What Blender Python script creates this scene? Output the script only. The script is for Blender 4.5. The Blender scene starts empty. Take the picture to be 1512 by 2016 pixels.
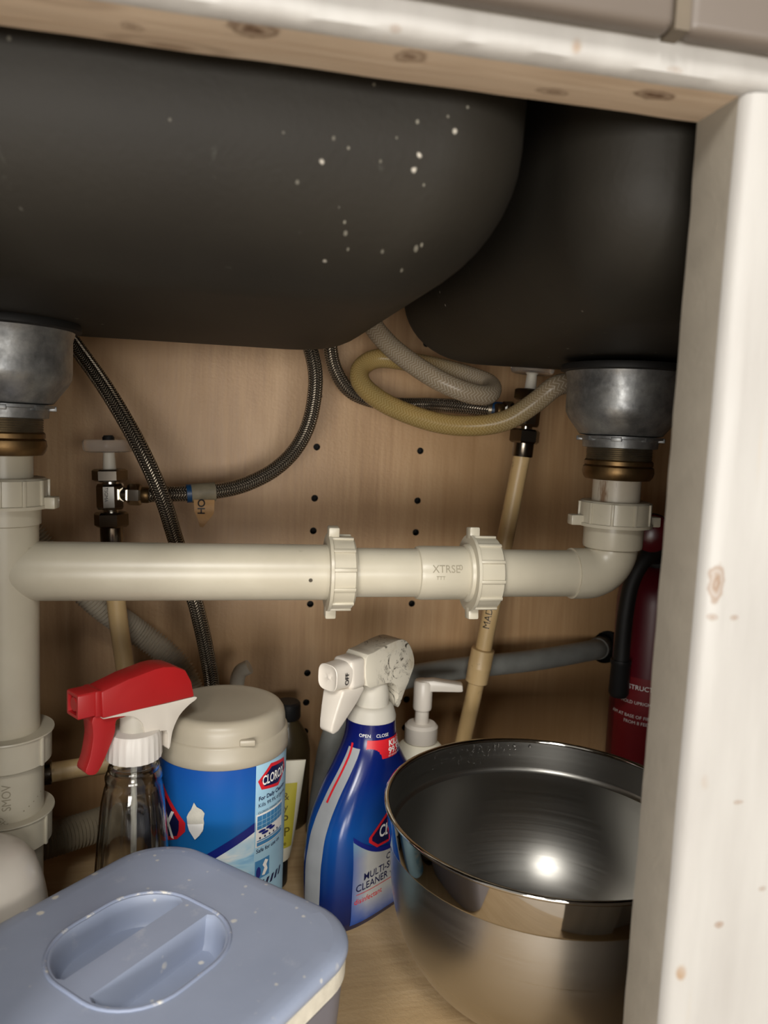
import bpy, bmesh, math, random
from mathutils import Vector, Matrix, noise
random.seed(7)
C = bpy.context.scene.collection
sc = bpy.context.scene
PI = math.pi

# ------------------------------------------------------------------ camera
F = 1514.0
CAM = Vector((0.0, -0.28, 0.44))
VV = 14000.0
VA = -(F*F + 149*VV)/7224
cX = Vector((7224, 149, F)).normalized()          # world X seen from the camera (x right, y down, z forward)
cZ = -Vector((VA, VV, F)).normalized()            # world Z
cY = cZ.cross(cX)                                 # world Y
right = Vector((cX.x, cY.x, cZ.x)); down = Vector((cX.y, cY.y, cZ.y)); fwd = Vector((cX.z, cY.z, cZ.z))
cam_d = bpy.data.cameras.new('camera'); cam = bpy.data.objects.new('camera', cam_d); C.objects.link(cam)
M = Matrix((right, -down, -fwd)).transposed().to_4x4(); M.translation = CAM
cam.matrix_world = M
cam_d.sensor_fit = 'VERTICAL'; cam_d.lens = 26.0; cam_d.sensor_height = 26.0*2016/F
cam_d.clip_start = 0.01
cam_d.dof.use_dof = True; cam_d.dof.focus_distance = 0.60; cam_d.dof.aperture_fstop = 8.0
sc.camera = cam

# ------------------------------------------------------------------ light
sc.view_settings.view_transform = 'Standard'; sc.view_settings.look = 'None'
sc.view_settings.exposure = 0.18; sc.view_settings.gamma = 1.0; sc.view_settings.use_curve_mapping = False
w = bpy.data.worlds.new('room_air'); sc.world = w; w.use_nodes = True
w.node_tree.nodes['Background'].inputs[0].default_value = (1.0, 0.95, 0.88, 1)
w.node_tree.nodes['Background'].inputs[1].default_value = 0.36

def area(name, loc, target, sx, sy, power, col):
    d = bpy.data.lights.new(name, 'AREA'); d.shape = 'RECTANGLE'; d.size = sx; d.size_y = sy
    d.energy = power; d.color = col
    o = bpy.data.objects.new(name, d); C.objects.link(o); o.location = loc
    o.rotation_euler = (Vector(target)-Vector(loc)).to_track_quat('-Z', 'Y').to_euler()
    return o
area('ceiling_light', (-0.85, -1.75, 1.85), (-0.10, 0.0, 0.2), 0.42, 0.6, 22, (1.0, 0.97, 0.92))
area('ceiling_light', (-0.05, -1.75, 1.85), (0.15, 0.0, 0.2), 0.42, 0.6, 22, (1.0, 0.97, 0.92))
area('unseen_low_light', (-0.55, -2.1, 0.24), (0.1, 0.2, 0.33), 1.5, 0.60, 36, (1.0, 0.97, 0.92))  # added unseen low light, brightens the interior from below pipe height
area('unseen_low_light', (0.62, -2.2, 0.42), (0.1, 0.2, 0.33), 0.45, 0.5, 8, (1.0, 0.97, 0.92))

# ------------------------------------------------------------------ node helpers
class NT:
    def __init__(s, name):
        s.m = bpy.data.materials.new(name); s.m.use_nodes = True
        s.t = s.m.node_tree; s.b = s.t.nodes['Principled BSDF']
    def n(s, typ, **kw):
        o = s.t.nodes.new(typ)
        for k, v in kw.items(): setattr(o, k, v)
        return o
    def put(s, sock, v):
        if isinstance(v, bpy.types.NodeSocket): s.t.links.new(v, sock)
        elif isinstance(v, (tuple, list)) and len(v) == 3 and sock.type == 'RGBA': sock.default_value = (*v, 1)
        else: sock.default_value = v
    def math(s, op, a, b=0.0, clamp=False):
        o = s.n('ShaderNodeMath', operation=op, use_clamp=clamp); s.put(o.inputs[0], a); s.put(o.inputs[1], b); return o.outputs[0]
    def noise(s, vec, scale, detail=4, rough=.5, dist=0.0):
        o = s.n('ShaderNodeTexNoise'); s.put(o.inputs['Vector'], vec); o.inputs['Scale'].default_value = scale
        o.inputs['Detail'].default_value = detail; o.inputs['Roughness'].default_value = rough; o.inputs['Distortion'].default_value = dist
        return o.outputs['Fac']
    def voro(s, vec, scale, rnd=1.0):
        o = s.n('ShaderNodeTexVoronoi'); s.put(o.inputs['Vector'], vec); o.inputs['Scale'].default_value = scale
        o.inputs['Randomness'].default_value = rnd; return o.outputs['Distance']
    def obj(s, sx=1, sy=1, sz=1, off=(0, 0, 0)):
        c = s.n('ShaderNodeTexCoord'); mp = s.n('ShaderNodeMapping'); mp.inputs['Scale'].default_value = (sx, sy, sz); mp.inputs['Location'].default_value = off
        s.t.links.new(c.outputs['Object'], mp.inputs['Vector']); return mp.outputs[0]
    def sep(s, v):
        o = s.n('ShaderNodeSeparateXYZ'); s.put(o.inputs[0], v); return o.outputs
    def uv(s):
        c = s.n('ShaderNodeTexCoord'); return s.sep(c.outputs['UV'])
    def ramp(s, fac, stops):
        o = s.n('ShaderNodeValToRGB'); s.put(o.inputs[0], fac)
        e = o.color_ramp.elements
        while len(e) > 1: e.remove(e[-1])
        for i, (p, c) in enumerate(stops):
            k = e[0] if i == 0 else e.new(p)
            k.position = p; k.color = (*c, 1) if len(c) == 3 else c
        return o.outputs[0]
    def step(s, v, lo, hi):
        o = s.n('ShaderNodeMapRange'); s.put(o.inputs[0], v); o.inputs[1].default_value = lo; o.inputs[2].default_value = hi
        o.inputs[3].default_value = 0; o.inputs[4].default_value = 1; return o.outputs[0]
    def mix(s, f, a, b):
        o = s.n('ShaderNodeMix', data_type='RGBA'); s.put(o.inputs[0], f); s.put(o.inputs[6], a); s.put(o.inputs[7], b); return o.outputs[2]
    def bump(s, h, strength=.3, dist=.001):
        o = s.n('ShaderNodeBump'); s.put(o.inputs['Height'], h); o.inputs['Strength'].default_value = strength; o.inputs['Distance'].default_value = dist
        s.t.links.new(o.outputs[0], s.b.inputs['Normal'])
    def set(s, **kw):
        for k, v in kw.items(): s.put(s.b.inputs[k.replace('_', ' ')], v)
        return s.m

def lin(r, g, b):
    f = lambda c: (c/255/12.92) if c <= 10 else ((c/255+.055)/1.055)**2.4
    return (f(r), f(g), f(b))

def plain(name, col, rough=.5, metal=0.0, vary=.12, scale=40, bump=0.0, **kw):
    k = NT(name); v = k.obj()
    nz = k.noise(v, scale, 5)
    a = tuple(c*(1-vary) for c in col); b = tuple(min(1, c*(1+vary)) for c in col)
    k.set(Base_Color=k.ramp(nz, [(.3, a), (.7, b)]), Roughness=rough, Metallic=metal, **kw)
    if bump: k.bump(k.noise(v, scale*6, 3), bump, .0006)
    return k.m

MAT = {}
def wood(name, c1, c2, c3, sx, sz, rough=.38, horiz=False, patch=True):
    k = NT(name)
    v = k.obj(sx, sx, sz) if not horiz else k.obj(sz, sx, sx)
    g1 = k.noise(v, 1.0, 8, .62, 1.2)
    v2 = k.obj(sx*9, sx*9, sz*3) if not horiz else k.obj(sz*3, sx*9, sx*9)
    g2 = k.noise(v2, 1.0, 3, .6)
    big = k.noise(k.obj(5, 5, 5), 1.0, 3)
    f = k.math('ADD', k.math('MULTIPLY', g1, .62), k.math('MULTIPLY', g2, .38))
    col = k.ramp(f, [(.3, c1), (.5, c2), (.7, c3)])
    col = k.mix(k.step(big, .42, .72), col, tuple(x*y for x, y in zip(c2, (.72, .68, .58))))
    k.set(Base_Color=col, Roughness=k.math('ADD', rough, k.math('MULTIPLY', g2, .15)))
    if patch:   # orange-peel relief in the varnish
        k.bump(k.noise(k.obj(), 260, 4, .6, .6), .35, .0008)
    return k.m
MAT['panel'] = wood('maple_veneer', lin(172, 134, 94), lin(194, 156, 114), lin(212, 176, 134), 26, 3.0)
MAT['floorboard'] = wood('worn_shelf_board', lin(165, 136, 98), lin(188, 160, 120), lin(205, 178, 140), 20, 3.0, .5, True)
MAT['side'] = wood('side_veneer', lin(150, 118, 84), lin(172, 140, 104), lin(190, 158, 122), 26, 3.0)

def spots(k, col, lst, ax, c):
    # knots and chips at fixed places: (centre a, centre b, half size a, half size b, strength)
    q_ = k.sep(k.obj()); wob = k.math('MULTIPLY', k.math('SUBTRACT', k.noise(k.obj(), 160, 4), .5), 1.3)
    for a, b, ra, rb, st in lst:
        da = k.math('DIVIDE', k.math('SUBTRACT', q_[ax[0]], a), ra); db = k.math('DIVIDE', k.math('SUBTRACT', q_[ax[1]], b), rb)
        d = k.math('ADD', k.math('SQRT', k.math('ADD', k.math('MULTIPLY', da, da), k.math('MULTIPLY', db, db))), wob)
        ring = k.math('ADD', .72, k.math('MULTIPLY', k.math('SINE', k.math('MULTIPLY', d, 8.0)), .28))
        col = k.mix(k.math('MULTIPLY', k.math('MULTIPLY', k.step(d, 1.15, .8), ring), st), col, c)
    return col
def paint():
    k = NT('chipped_white_paint'); v = k.obj()
    base = k.ramp(k.noise(k.obj(60, 60, 9), 1.0, 5), [(.3, lin(164, 161, 157)), (.7, lin(176, 174, 170))])
    sp = k.math('MULTIPLY', k.step(k.voro(k.obj(34, 34, 22), 1.0), .10, .05), k.step(k.noise(v, 14, 2), .52, .62))
    col = k.mix(sp, base, lin(150, 122, 92))
    st = k.step(k.noise(k.obj(90, 90, 5), 1.0, 4), .66, .78)
    col = k.mix(k.math('MULTIPLY', st, .35), col, lin(176, 158, 130))
    col = spots(k, col, [(.2018, .3828, .0030, .0085, .85), (.2015, .3675, .0022, .0016, .6), (.2113, .3676, .0018, .0012, .6), (.2221, .2852, .0024, .0012, .6), (.2181, .2288, .0022, .0016, .7), (.2382, .2438, .002, .0012, .5), (.0559, .5796, .0022, .0012, .5), (.1643, .5800, .003, .0012, .4)], (0, 2), lin(128, 98, 70))
    k.set(Base_Color=col, Roughness=.45)
    k.bump(k.noise(k.obj(120, 120, 22), 1.0, 5), .35, .001)
    return k.m
MAT['paint'] = paint()
def primer():
    k = NT('thin_paint_over_wood')
    base = k.ramp(k.noise(k.obj(7, 120, 120), 1.0, 6, .6, .8), [(.3, lin(188, 166, 142)), (.5, lin(200, 180, 157)), (.72, lin(208, 190, 168))])
    vd = k.voro(k.obj(11, 42, 42, (.3, 0, .2)), 1.0)
    ring = k.math('ADD', .55, k.math('MULTIPLY', k.math('SINE', k.math('MULTIPLY', vd, 34.0)), .45))
    kn = k.math('MULTIPLY', k.math('MULTIPLY', k.step(vd, .30, .16), .5), ring)
    col = k.mix(kn, base, lin(104, 74, 50))
    col = spots(k, col, [(.0072, .0090, .0085, .0062, .9), (.0642, .0120, .0065, .0045, .75), (.1644, .0150, .0085, .0042, .95), (.126, .0245, .0070, .0030, .6), (-.035, .020, .004, .003, .5)], (0, 1), lin(92, 64, 42))
    k.set(Base_Color=col, Roughness=.55); k.bump(k.noise(k.obj(10, 160, 160), 1.0, 5), .3, .001)
    return k.m
MAT['primer'] = primer()
MAT['stile_side'] = plain('shaded_white_paint', lin(140, 133, 121), .5, 0, .06, 60, .25)  # white paint darkened: shade on the stile's inner face put into the colour
MAT['beige'] = plain('beige_panel', lin(104, 95, 87), .4, 0, .04, 20)
MAT['joint'] = plain('olive_joint_filler', lin(100, 90, 76), .6, 0, .08, 60)

def sinkmat():
    k = NT('sound_deadening_coat'); v = k.obj()
    base = k.ramp(k.noise(v, 9, 4), [(.3, lin(33, 30, 25)), (.7, lin(41, 38, 32))])
    sp = k.math('MULTIPLY', k.step(k.math('ADD', k.voro(v, 58), k.math('MULTIPLY', k.noise(v, 260, 3), .14)), .15, .10), k.step(k.noise(v, 17, 2), .55, .60))
    col = k.mix(sp, base, lin(205, 200, 188))
    drip = k.math('MULTIPLY', k.step(k.noise(k.obj(24, 24, 24, (3, 1, 2)), 1.0, 5, .7, 1.5), .66, .76), .25)
    col = k.mix(drip, col, lin(110, 112, 104))
    col = spots(k, col, [(-0.0222, 0.0388, 0.00072, 0.00080, 0.30), (0.0007, 0.0227, 0.00088, 0.00104, 0.42), (-0.0004, 0.0266, 0.00056, 0.00064, 0.55), (0.0187, 0.0176, 0.00064, 0.00072, 0.30), (0.0340, 0.0201, 0.00096, 0.00112, 0.42), (0.0363, 0.0215, 0.00064, 0.00080, 0.55), (0.0121, 0.0495, 0.00056, 0.00064, 0.30), (0.0320, 0.0427, 0.00048, 0.00056, 0.42), (-0.0019, 0.0529, 0.00056, 0.00064, 0.55), (-0.0083, 0.0558, 0.00064, 0.00080, 0.30), (0.0181, 0.0588, 0.00048, 0.00056, 0.42), (0.0265, 0.0658, 0.00064, 0.00080, 0.55), (-0.0736, 0.0554, 0.00056, 0.00064, 0.30), (0.0302, 0.0121, 0.00056, 0.00064, 0.42), (0.0073, 0.0780, 0.00056, 0.00064, 0.55), (-0.0289, 0.0557, 0.00048, 0.00048, 0.30), (0.0395, 0.0694, 0.00048, 0.00056, 0.42), (0.0481, 0.0745, 0.00048, 0.00056, 0.55), (-0.1319, 0.0767, 0.00080, 0.00096, 0.30), (0.0029, 0.0173, 0.00056, 0.00064, 0.42)], (0, 2), lin(196, 192, 176))
    k.set(Base_Color=col, Roughness=.6, Specular_IOR_Level=.3); k.bump(k.noise(v, 320, 3), .18, .0008)
    return k.m
MAT['sink'] = sinkmat()
def pvc():
    k = NT('white_pvc'); v = k.obj()
    base = k.ramp(k.noise(v, 16, 5), [(.3, lin(180, 172, 153)), (.7, lin(197, 190, 171))])
    sc_ = k.math('MULTIPLY', k.step(k.noise(k.obj(60, 60, 160), 1.0, 4, .6), .70, .78), .4)
    col = k.mix(sc_, base, lin(150, 142, 122))
    sp = k.math('MULTIPLY', k.step(k.voro(v, 42), .075, .05), k.step(k.noise(v, 30, 2), .58, .62))
    col = k.mix(sp, col, lin(60, 52, 40))
    k.set(Base_Color=col, Roughness=.32); k.bump(k.noise(v, 240, 3), .06, .0006)
    return k.m
MAT['pvc'] = pvc()
def pvc_stain():
    k = NT('rust_streaked_pvc'); v = k.obj()
    base = k.ramp(k.noise(v, 20, 5), [(.3, lin(188, 178, 160)), (.7, lin(204, 195, 178))])
    st = k.step(k.noise(k.obj(95, 95, 14), 1.0, 5, .65), .52, .62)
    col = k.mix(k.math('MULTIPLY', st, .8), base, lin(120, 82, 46))
    k.set(Base_Color=col, Roughness=.4); return k.m
MAT['pvc_stain'] = pvc_stain()
MAT['pvc_mark'] = plain('darker_pvc_relief', lin(146, 138, 118), .5, 0, .1, 80)  # darker than the pipe so the raised letters show
def zinc():
    k = NT('dull_galvanised_steel'); v = k.obj()
    k.set(Base_Color=k.ramp(k.noise(v, 55, 6, .7), [(.3, lin(112, 114, 116)), (.7, lin(168, 169, 168))]),
          Metallic=.75, Roughness=k.ramp(k.noise(v, 140, 4), [(.3, (.34,)*3), (.7, (.52,)*3)]))
    k.bump(k.noise(v, 420, 3), .15, .0005); return k.m
MAT['zinc'] = zinc()
MAT['brass'] = plain('tarnished_brass', lin(118, 94, 62), .42, .9, .3, 70, .1)
MAT['thread'] = plain('threaded_steel', lin(150, 140, 122), .35, .9, .2, 80)
MAT['chrome'] = plain('chrome', lin(190, 186, 178), .14, 1.0, .05, 30)
MAT['dchrome'] = plain('dulled_chrome', lin(120, 112, 102), .22, 1.0, .12, 60)
MAT['rubber'] = plain('black_rubber', lin(22, 21, 20), .6, 0, .1, 40)
MAT['black'] = plain('black_plastic', lin(26, 26, 27), .45, 0, .1, 40)
MAT['blue'] = plain('blue_band', lin(22, 62, 100), .4, 0, .1, 60)
MAT['tape'] = plain('masking_tape', lin(178, 138, 92), .6, 0, .18, 90, .2)
MAT['tape_grey'] = plain('soiled_tape', lin(128, 118, 96), .6, 0, .2, 90, .2)
MAT['ink'] = plain('black_ink', lin(24, 22, 26), .5, 0, .05)
def cpvc():
    k = NT('tan_cpvc'); v = k.obj()
    base = k.ramp(k.noise(k.obj(70, 70, 12), 1.0, 5), [(.3, lin(196, 164, 112)), (.7, lin(222, 192, 142))])
    sp = k.math('MULTIPLY', k.step(k.noise(v, 60, 4, .6), .68, .75), .6)
    k.set(Base_Color=k.mix(sp, base, lin(96, 70, 44)), Roughness=.4); return k.m
MAT['cpvc'] = cpvc()
MAT['grey_pipe'] = plain('grey_conduit', lin(136, 137, 132), .5, 0, .12, 60, .15)
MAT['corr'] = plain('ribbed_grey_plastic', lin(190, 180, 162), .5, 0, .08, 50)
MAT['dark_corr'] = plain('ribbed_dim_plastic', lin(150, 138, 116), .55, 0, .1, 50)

def braid(name, c_dark, c_light, metal, rough, N=12, pitch=420, bumpy=.8, line=False, trans=0.0, amber=False):
    k = NT(name); u, vv, _ = k.uv()
    un = k.math('MULTIPLY', u, N)
    fl = k.math('FLOOR', un); fr = k.math('FRACT', un)
    par = k.math('SUBTRACT', k.math('MULTIPLY', k.math('MODULO', fl, 2.0), 2.0), 1.0)
    ph = k.math('ADD', k.math('MULTIPLY', vv, pitch), k.math('MULTIPLY', k.math('MULTIPLY', par, fr), 1.0))
    tri = k.math('ABSOLUTE', k.math('SUBTRACT', k.math('FRACT', ph), .5))
    edge = k.math('ABSOLUTE', k.math('SUBTRACT', fr, .5))
    if line:
        f = k.step(tri, .14, .02)
        col = k.mix(k.math('MULTIPLY', f, .75), c_dark, c_light)
    else:
        f = k.math('MULTIPLY', k.step(tri, .42, .08), k.step(edge, .5, .30))
        col = k.mix(f, c_dark, c_light)
    if amber:
        am = k.math('MULTIPLY', k.step(vv, .26, .34), k.step(vv, .62, .54))
        col = k.mix(am, col, k.mix(k.math('MULTIPLY', f, .7), lin(182, 156, 98), lin(236, 218, 164)))
    k.set(Base_Color=col, Metallic=metal, Roughness=rough)
    if trans: k.set(Transmission_Weight=trans, IOR=1.25)
    k.bump(f, bumpy, .0012)
    return k.m
MAT['braid'] = braid('braided_steel', lin(46, 38, 30), lin(196, 184, 164), .85, .34)
MAT['clear_hose'] = braid('reinforced_clear_vinyl', lin(166, 150, 126), lin(240, 232, 216), 0, .22, 16, 330, .12, True, .45, True)
MAT['amber_hose'] = MAT['clear_hose']

MAT['frost'] = plain('frosted_plastic', lin(226, 220, 206), .4, 0, .04, 40, 0, Transmission_Weight=.35, IOR=1.3)
MAT['acrylic'] = NT('clear_acrylic').set(Base_Color=(.9, .86, .8), Roughness=.22, Transmission_Weight=.85, IOR=1.2)
MAT['clear'] = NT('clear_plastic').set(Base_Color=(.96, .97, .96), Roughness=.03, Transmission_Weight=1.0, IOR=1.5)
MAT['red'] = plain('red_plastic', lin(170, 30, 32), .38, 0, .05, 30, 0, Subsurface_Weight=.0)
MAT['white_pl'] = plain('white_plastic', lin(214, 206, 194), .34, 0, .03, 30)
MAT['ribcap'] = plain('translucent_cap', lin(224, 218, 210), .4, 0, .03, 30)
def dirtywhite():
    k = NT('grime_streaked_white'); v = k.obj()
    base = lin(212, 205, 188)
    g = k.noise(k.obj(60, 60, 60), 1.0, 8, .78, 2.2)
    f = k.math('MULTIPLY', k.step(g, .53, .60), k.step(k.sep(k.obj())[0], .012, -.004))
    col = k.mix(f, base, lin(52, 42, 28))
    f2 = k.math('MULTIPLY', k.step(k.noise(v, 45, 3), .55, .7), k.math('MULTIPLY', k.step(k.sep(k.obj())[0], .01, -.01), .5))
    k.set(Base_Color=k.mix(f2, col, lin(170, 146, 100)), Roughness=.4); return k.m
MAT['dirty'] = dirtywhite()
MAT['lid'] = plain('off_white_lid', lin(166, 157, 139), .36, 0, .05, 26, .04)
MAT['cream'] = plain('cream_tube', lin(222, 216, 196), .45, 0, .04, 30)
MAT['yellow'] = plain('yellow_print', lin(196, 184, 66), .5, 0, .06, 40)
MAT['ext_red'] = plain('extinguisher_red', lin(92, 13, 26), .35, 0, .06, 30)
MAT['ext_label'] = plain('extinguisher_label_red', lin(122, 24, 30), .45, 0, .05, 30)
MAT['dkred'] = plain('dark_red_plastic', lin(96, 24, 30), .25, 0, .1, 30)
MAT['print_white'] = plain('white_print', lin(236, 234, 230), .45, 0, .02)
MAT['print_red'] = plain('red_print', lin(206, 34, 44), .4, 0, .03)
MAT['print_navy'] = plain('navy_print', lin(22, 34, 120), .35, 0, .04)
MAT['print_dark'] = plain('dark_navy_print', lin(18, 22, 66), .4, 0, .04)
MAT['print_sky'] = plain('pale_blue_print', lin(160, 200, 222), .38, 0, .06, 30)
MAT['print_mid'] = plain('mid_blue_print', lin(62, 128, 178), .38, 0, .05, 30)
MAT['torn'] = plain('torn_paper', lin(196, 192, 180), .7, 0, .1, 140, .3)
MAT['print_amber'] = plain('brown_print', lin(96, 84, 24), .5, 0, .04)
def canister_blue():
    k = NT('canister_label_blue'); z = k.sep(k.obj())[2]
    k.set(Base_Color=k.ramp(k.step(z, .05, .18), [(.25, lin(28, 120, 186)), (1, lin(16, 72, 152))]), Roughness=.3); return k.m
MAT['can_blue'] = canister_blue()
def wave():
    k = NT('water_wave_print'); v = k.obj(10, 10, 42)
    n_ = k.noise(v, 1.0, 3, .5, 1.6)
    k.set(Base_Color=k.ramp(n_, [(.32, lin(88, 156, 206)), (.48, lin(160, 204, 228)), (.64, lin(226, 232, 232))]), Roughness=.32); return k.m
MAT['wave'] = wave()
def spray_blue():
    k = NT('shrink_sleeve_blue'); z = k.sep(k.obj())[2]
    k.set(Base_Color=k.ramp(k.step(z, .0, .18), [(0, lin(8, 18, 58)), (.18, lin(12, 34, 92)), (.5, lin(16, 72, 144)), (.72, lin(10, 36, 108)), (.95, lin(14, 20, 84))]), Roughness=.2); return k.m
MAT['spray_blue'] = spray_blue()
def fade():
    k = NT('foam_fade_print'); s = k.sep(k.obj())
    n_ = k.noise(k.obj(40, 40, 60), 1.0, 4)
    f = k.math('ADD', k.step(s[2], .006, .030), k.math('MULTIPLY', k.math('SUBTRACT', n_, .5), .5))
    g = k.math('MULTIPLY', f, k.step(s[0], .050, .030), True)
    col = k.mix(g, lin(20, 70, 150), lin(178, 178, 174))
    teal = k.math('MULTIPLY', k.step(s[2], .066, .084), .6)
    k.set(Base_Color=k.mix(teal, col, lin(120, 168, 184)), Roughness=.25); return k.m
MAT['fade'] = fade()
MAT['strip'] = plain('clear_sleeve_strip', lin(158, 160, 162), .16, 0, .06, 40)
def binlid():
    k = NT('slate_blue_plastic'); v = k.obj()
    base = k.ramp(k.noise(v, 13, 4), [(.3, lin(150, 160, 182)), (.7, lin(164, 174, 196))])
    sp = k.math('MULTIPLY', k.step(k.math('ADD', k.voro(v, 62), k.math('MULTIPLY', k.noise(v, 300, 2), .12)), .22, .15), k.step(k.noise(v, 19, 3), .52, .58))
    col = k.mix(sp, base, lin(226, 222, 212))
    sp2 = k.math('MULTIPLY', k.step(k.math('ADD', k.voro(v, 130), k.math('MULTIPLY', k.noise(v, 500, 2), .2)), .30, .20), k.step(k.noise(k.obj(1, 1, 1, (2, 5, 1)), 24, 3), .56, .60))
    col = k.mix(k.math('MULTIPLY', sp2, .8), col, lin(216, 214, 208))
    sm = k.math('MULTIPLY', k.step(k.noise(k.obj(1, 1, 1, (7, 3, 2)), 38, 5, .7), .60, .70), .35)
    col = k.mix(sm, col, lin(196, 200, 208))
    br = k.math('MULTIPLY', k.step(k.voro(k.obj(1, 1, 1, (.5, .2, 0)), 30), .10, .05), k.step(k.noise(k.obj(9, 9, 9, (4, 2, 1)), 1.0, 2), .54, .62))
    col = k.mix(k.math('MULTIPLY', br, .8), col, lin(92, 78, 62))
    k.set(Base_Color=col, Roughness=.42); k.bump(k.noise(v, 300, 3), .12, .0005); return k.m
MAT['binlid'] = binlid()
def rimmat():
    k = NT('crusted_rim'); v = k.obj()
    f = k.step(k.noise(v, 70, 5, .7), .56, .64)
    k.set(Base_Color=k.mix(f, lin(150, 160, 184), lin(226, 222, 212)), Roughness=.5); return k.m
MAT['rim_crust'] = rimmat()
MAT['gasket'] = plain('scuffed_white_gasket', lin(226, 220, 204), .55, 0, .12, 120, .25)
MAT['binbody'] = plain('grey_bin_plastic', lin(120, 118, 126), .5, 0, .05, 30)
def steel(name, rough, aniso=True, col=(.56, .54, .50)):
    k = NT(name); v = k.obj(6, 6, 600)
    nz = k.noise(v, 1.0, 4)
    k.set(Base_Color=col, Metallic=1.0, Roughness=k.math('ADD', rough, k.math('MULTIPLY', nz, rough*.5)))
    if aniso: k.bump(nz, .06, .0004)
    return k.m
MAT['steel_brushed'] = steel('brushed_steel', .24)
MAT['steel_polish'] = steel('polished_steel', .05, False)
MAT['steel_in'] = steel('satin_steel', .27, False, (.36, .35, .325))
MAT['water'] = NT('water').set(Base_Color=(1, 1, 1), Roughness=.02, Transmission_Weight=1.0, IOR=1.33)
MAT['kitchen_floor'] = plain('kitchen_tile', lin(176, 160, 140), .5, 0, .1, 8)
MAT['dome'] = plain('glossy_white_jug', lin(214, 206, 194), .22, 0, .03, 20)
MAT['hole_shade'] = plain('painted_hole_shade', lin(20, 17, 14), .8, 0, .1)  # near black colour standing in for the shade inside the panel holes
MAT['amber_bottle'] = plain('dark_olive_plastic', lin(66, 56, 36), .3, 0, .1, 30)

# ------------------------------------------------------------------ mesh helpers
def tag(o, label=None, cat=None, group=None, kind=None):
    if label: o['label'] = label
    if cat: o['category'] = cat
    if group: o['group'] = group
    if kind: o['kind'] = kind
    return o
def thing(name, label, cat, loc=(0, 0, 0), rz=0.0, group=None):
    o = bpy.data.objects.new(name, None); C.objects.link(o)
    o.empty_display_size = .02; o.location = loc; o.rotation_euler = (0, 0, rz)
    return tag(o, label, cat, group)
def mat_of(p):
    m = Matrix.Translation(p.location) @ Matrix.Rotation(p.rotation_euler.z, 4, 'Z')
    return m
def obj(name, bm, mat, parent=None, world=False, smooth=40, label=None):
    top = parent
    while top is not None and top.parent is not None: top = top.parent
    if world and top is not None: bm.transform(mat_of(top).inverted())
    bmesh.ops.recalc_face_normals(bm, faces=bm.faces) if smooth is not None else None
    me = bpy.data.meshes.new(name); bm.to_mesh(me); bm.free()
    for mm in (mat if isinstance(mat, (list, tuple)) else [mat]): me.materials.append(mm)
    if smooth:
        for p in me.polygons: p.use_smooth = True
        me.set_sharp_from_angle(angle=math.radians(smooth))
    o = bpy.data.objects.new(name, me); C.objects.link(o)
    if parent is not None: o.parent = parent
    if label: o['label'] = label
    return o
def loft(rings, bm=None, cap0=True, cap1=True, closed=True):
    bm = bm or bmesh.new()
    vs = [[bm.verts.new(p) for p in r] for r in rings]
    n = len(rings[0])
    for a, b in zip(vs, vs[1:]):
        for i in range(n if closed else n-1):
            j = (i+1) % n
            bm.faces.new((a[i], a[j], b[j], b[i]))
    if cap0: bm.faces.new(vs[0][::-1])
    if cap1: bm.faces.new(vs[-1])
    return bm
def frame_of(axis):
    a = Vector(axis).normalized()
    u = a.cross(Vector((0, 0, 1)) if abs(a.z) < .9 else Vector((1, 0, 0))).normalized()
    return a, u, a.cross(u)
def lathe(profile, seg=40, origin=(0, 0, 0), axis=(0, 0, 1), bm=None, cap0=True, cap1=True, phase=0.0, rmod=None):
    o = Vector(origin); a, u, v = frame_of(axis)
    rings = []
    for r, z in profile:
        ring = []
        for i in range(seg):
            t = 2*PI*i/seg + phase
            rr = r*(rmod(t, z) if rmod else 1.0)
            ring.append(o + a*z + (u*math.cos(t) + v*math.sin(t))*rr)
        rings.append(ring)
    return loft(rings, bm, cap0, cap1)
def spline(pts, per=8):
    P = [Vector(p) for p in pts]; P = [P[0]*2-P[1]] + P + [P[-1]*2-P[-2]]
    out = []
    for i in range(1, len(P)-2):
        for k in range(per):
            t = k/per; a, b, c, d = P[i-1], P[i], P[i+1], P[i+2]
            out.append(.5*((2*b) + (c-a)*t + (2*a-5*b+4*c-d)*t*t + (3*b-a-3*c+d)*t**3))
    out.append(P[-2]); return out
def tube(pts, r, seg=20, per=8, smooth=True, rfun=None, bm=None, ends=True):
    P = spline(pts, per) if smooth else [Vector(p) for p in pts]
    own = bm is None
    bm = bm or bmesh.new(); uvl = bm.loops.layers.uv.verify()
    rings = []; ln = [0.0]
    for i in range(1, len(P)): ln.append(ln[-1] + (P[i]-P[i-1]).length)
    t0 = (P[1]-P[0]).normalized(); _, u, _ = frame_of(t0)
    for i, p in enumerate(P):
        t = (P[min(i+1, len(P)-1)] - P[max(i-1, 0)]).normalized()
        u = (u - t*u.dot(t)).normalized(); v = t.cross(u)
        rr = rfun(ln[i]) if rfun else r
        rings.append([bm.verts.new(p + (u*math.cos(2*PI*k/seg) + v*math.sin(2*PI*k/seg))*rr) for k in range(seg)])
    for i in range(len(P)-1):
        for k in range(seg):
            j = (k+1) % seg
            f = bm.faces.new((rings[i][k], rings[i][j], rings[i+1][j], rings[i+1][k]))
            for l, (uu, vv) in zip(f.loops, ((k/seg, ln[i]), ((k+1)/seg, ln[i]), ((k+1)/seg, ln[i+1]), (k/seg, ln[i+1]))):
                l[uvl].uv = (uu, vv)
    if ends:
        bm.faces.new(rings[0][::-1]); bm.faces.new(rings[-1])
    return bm
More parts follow.
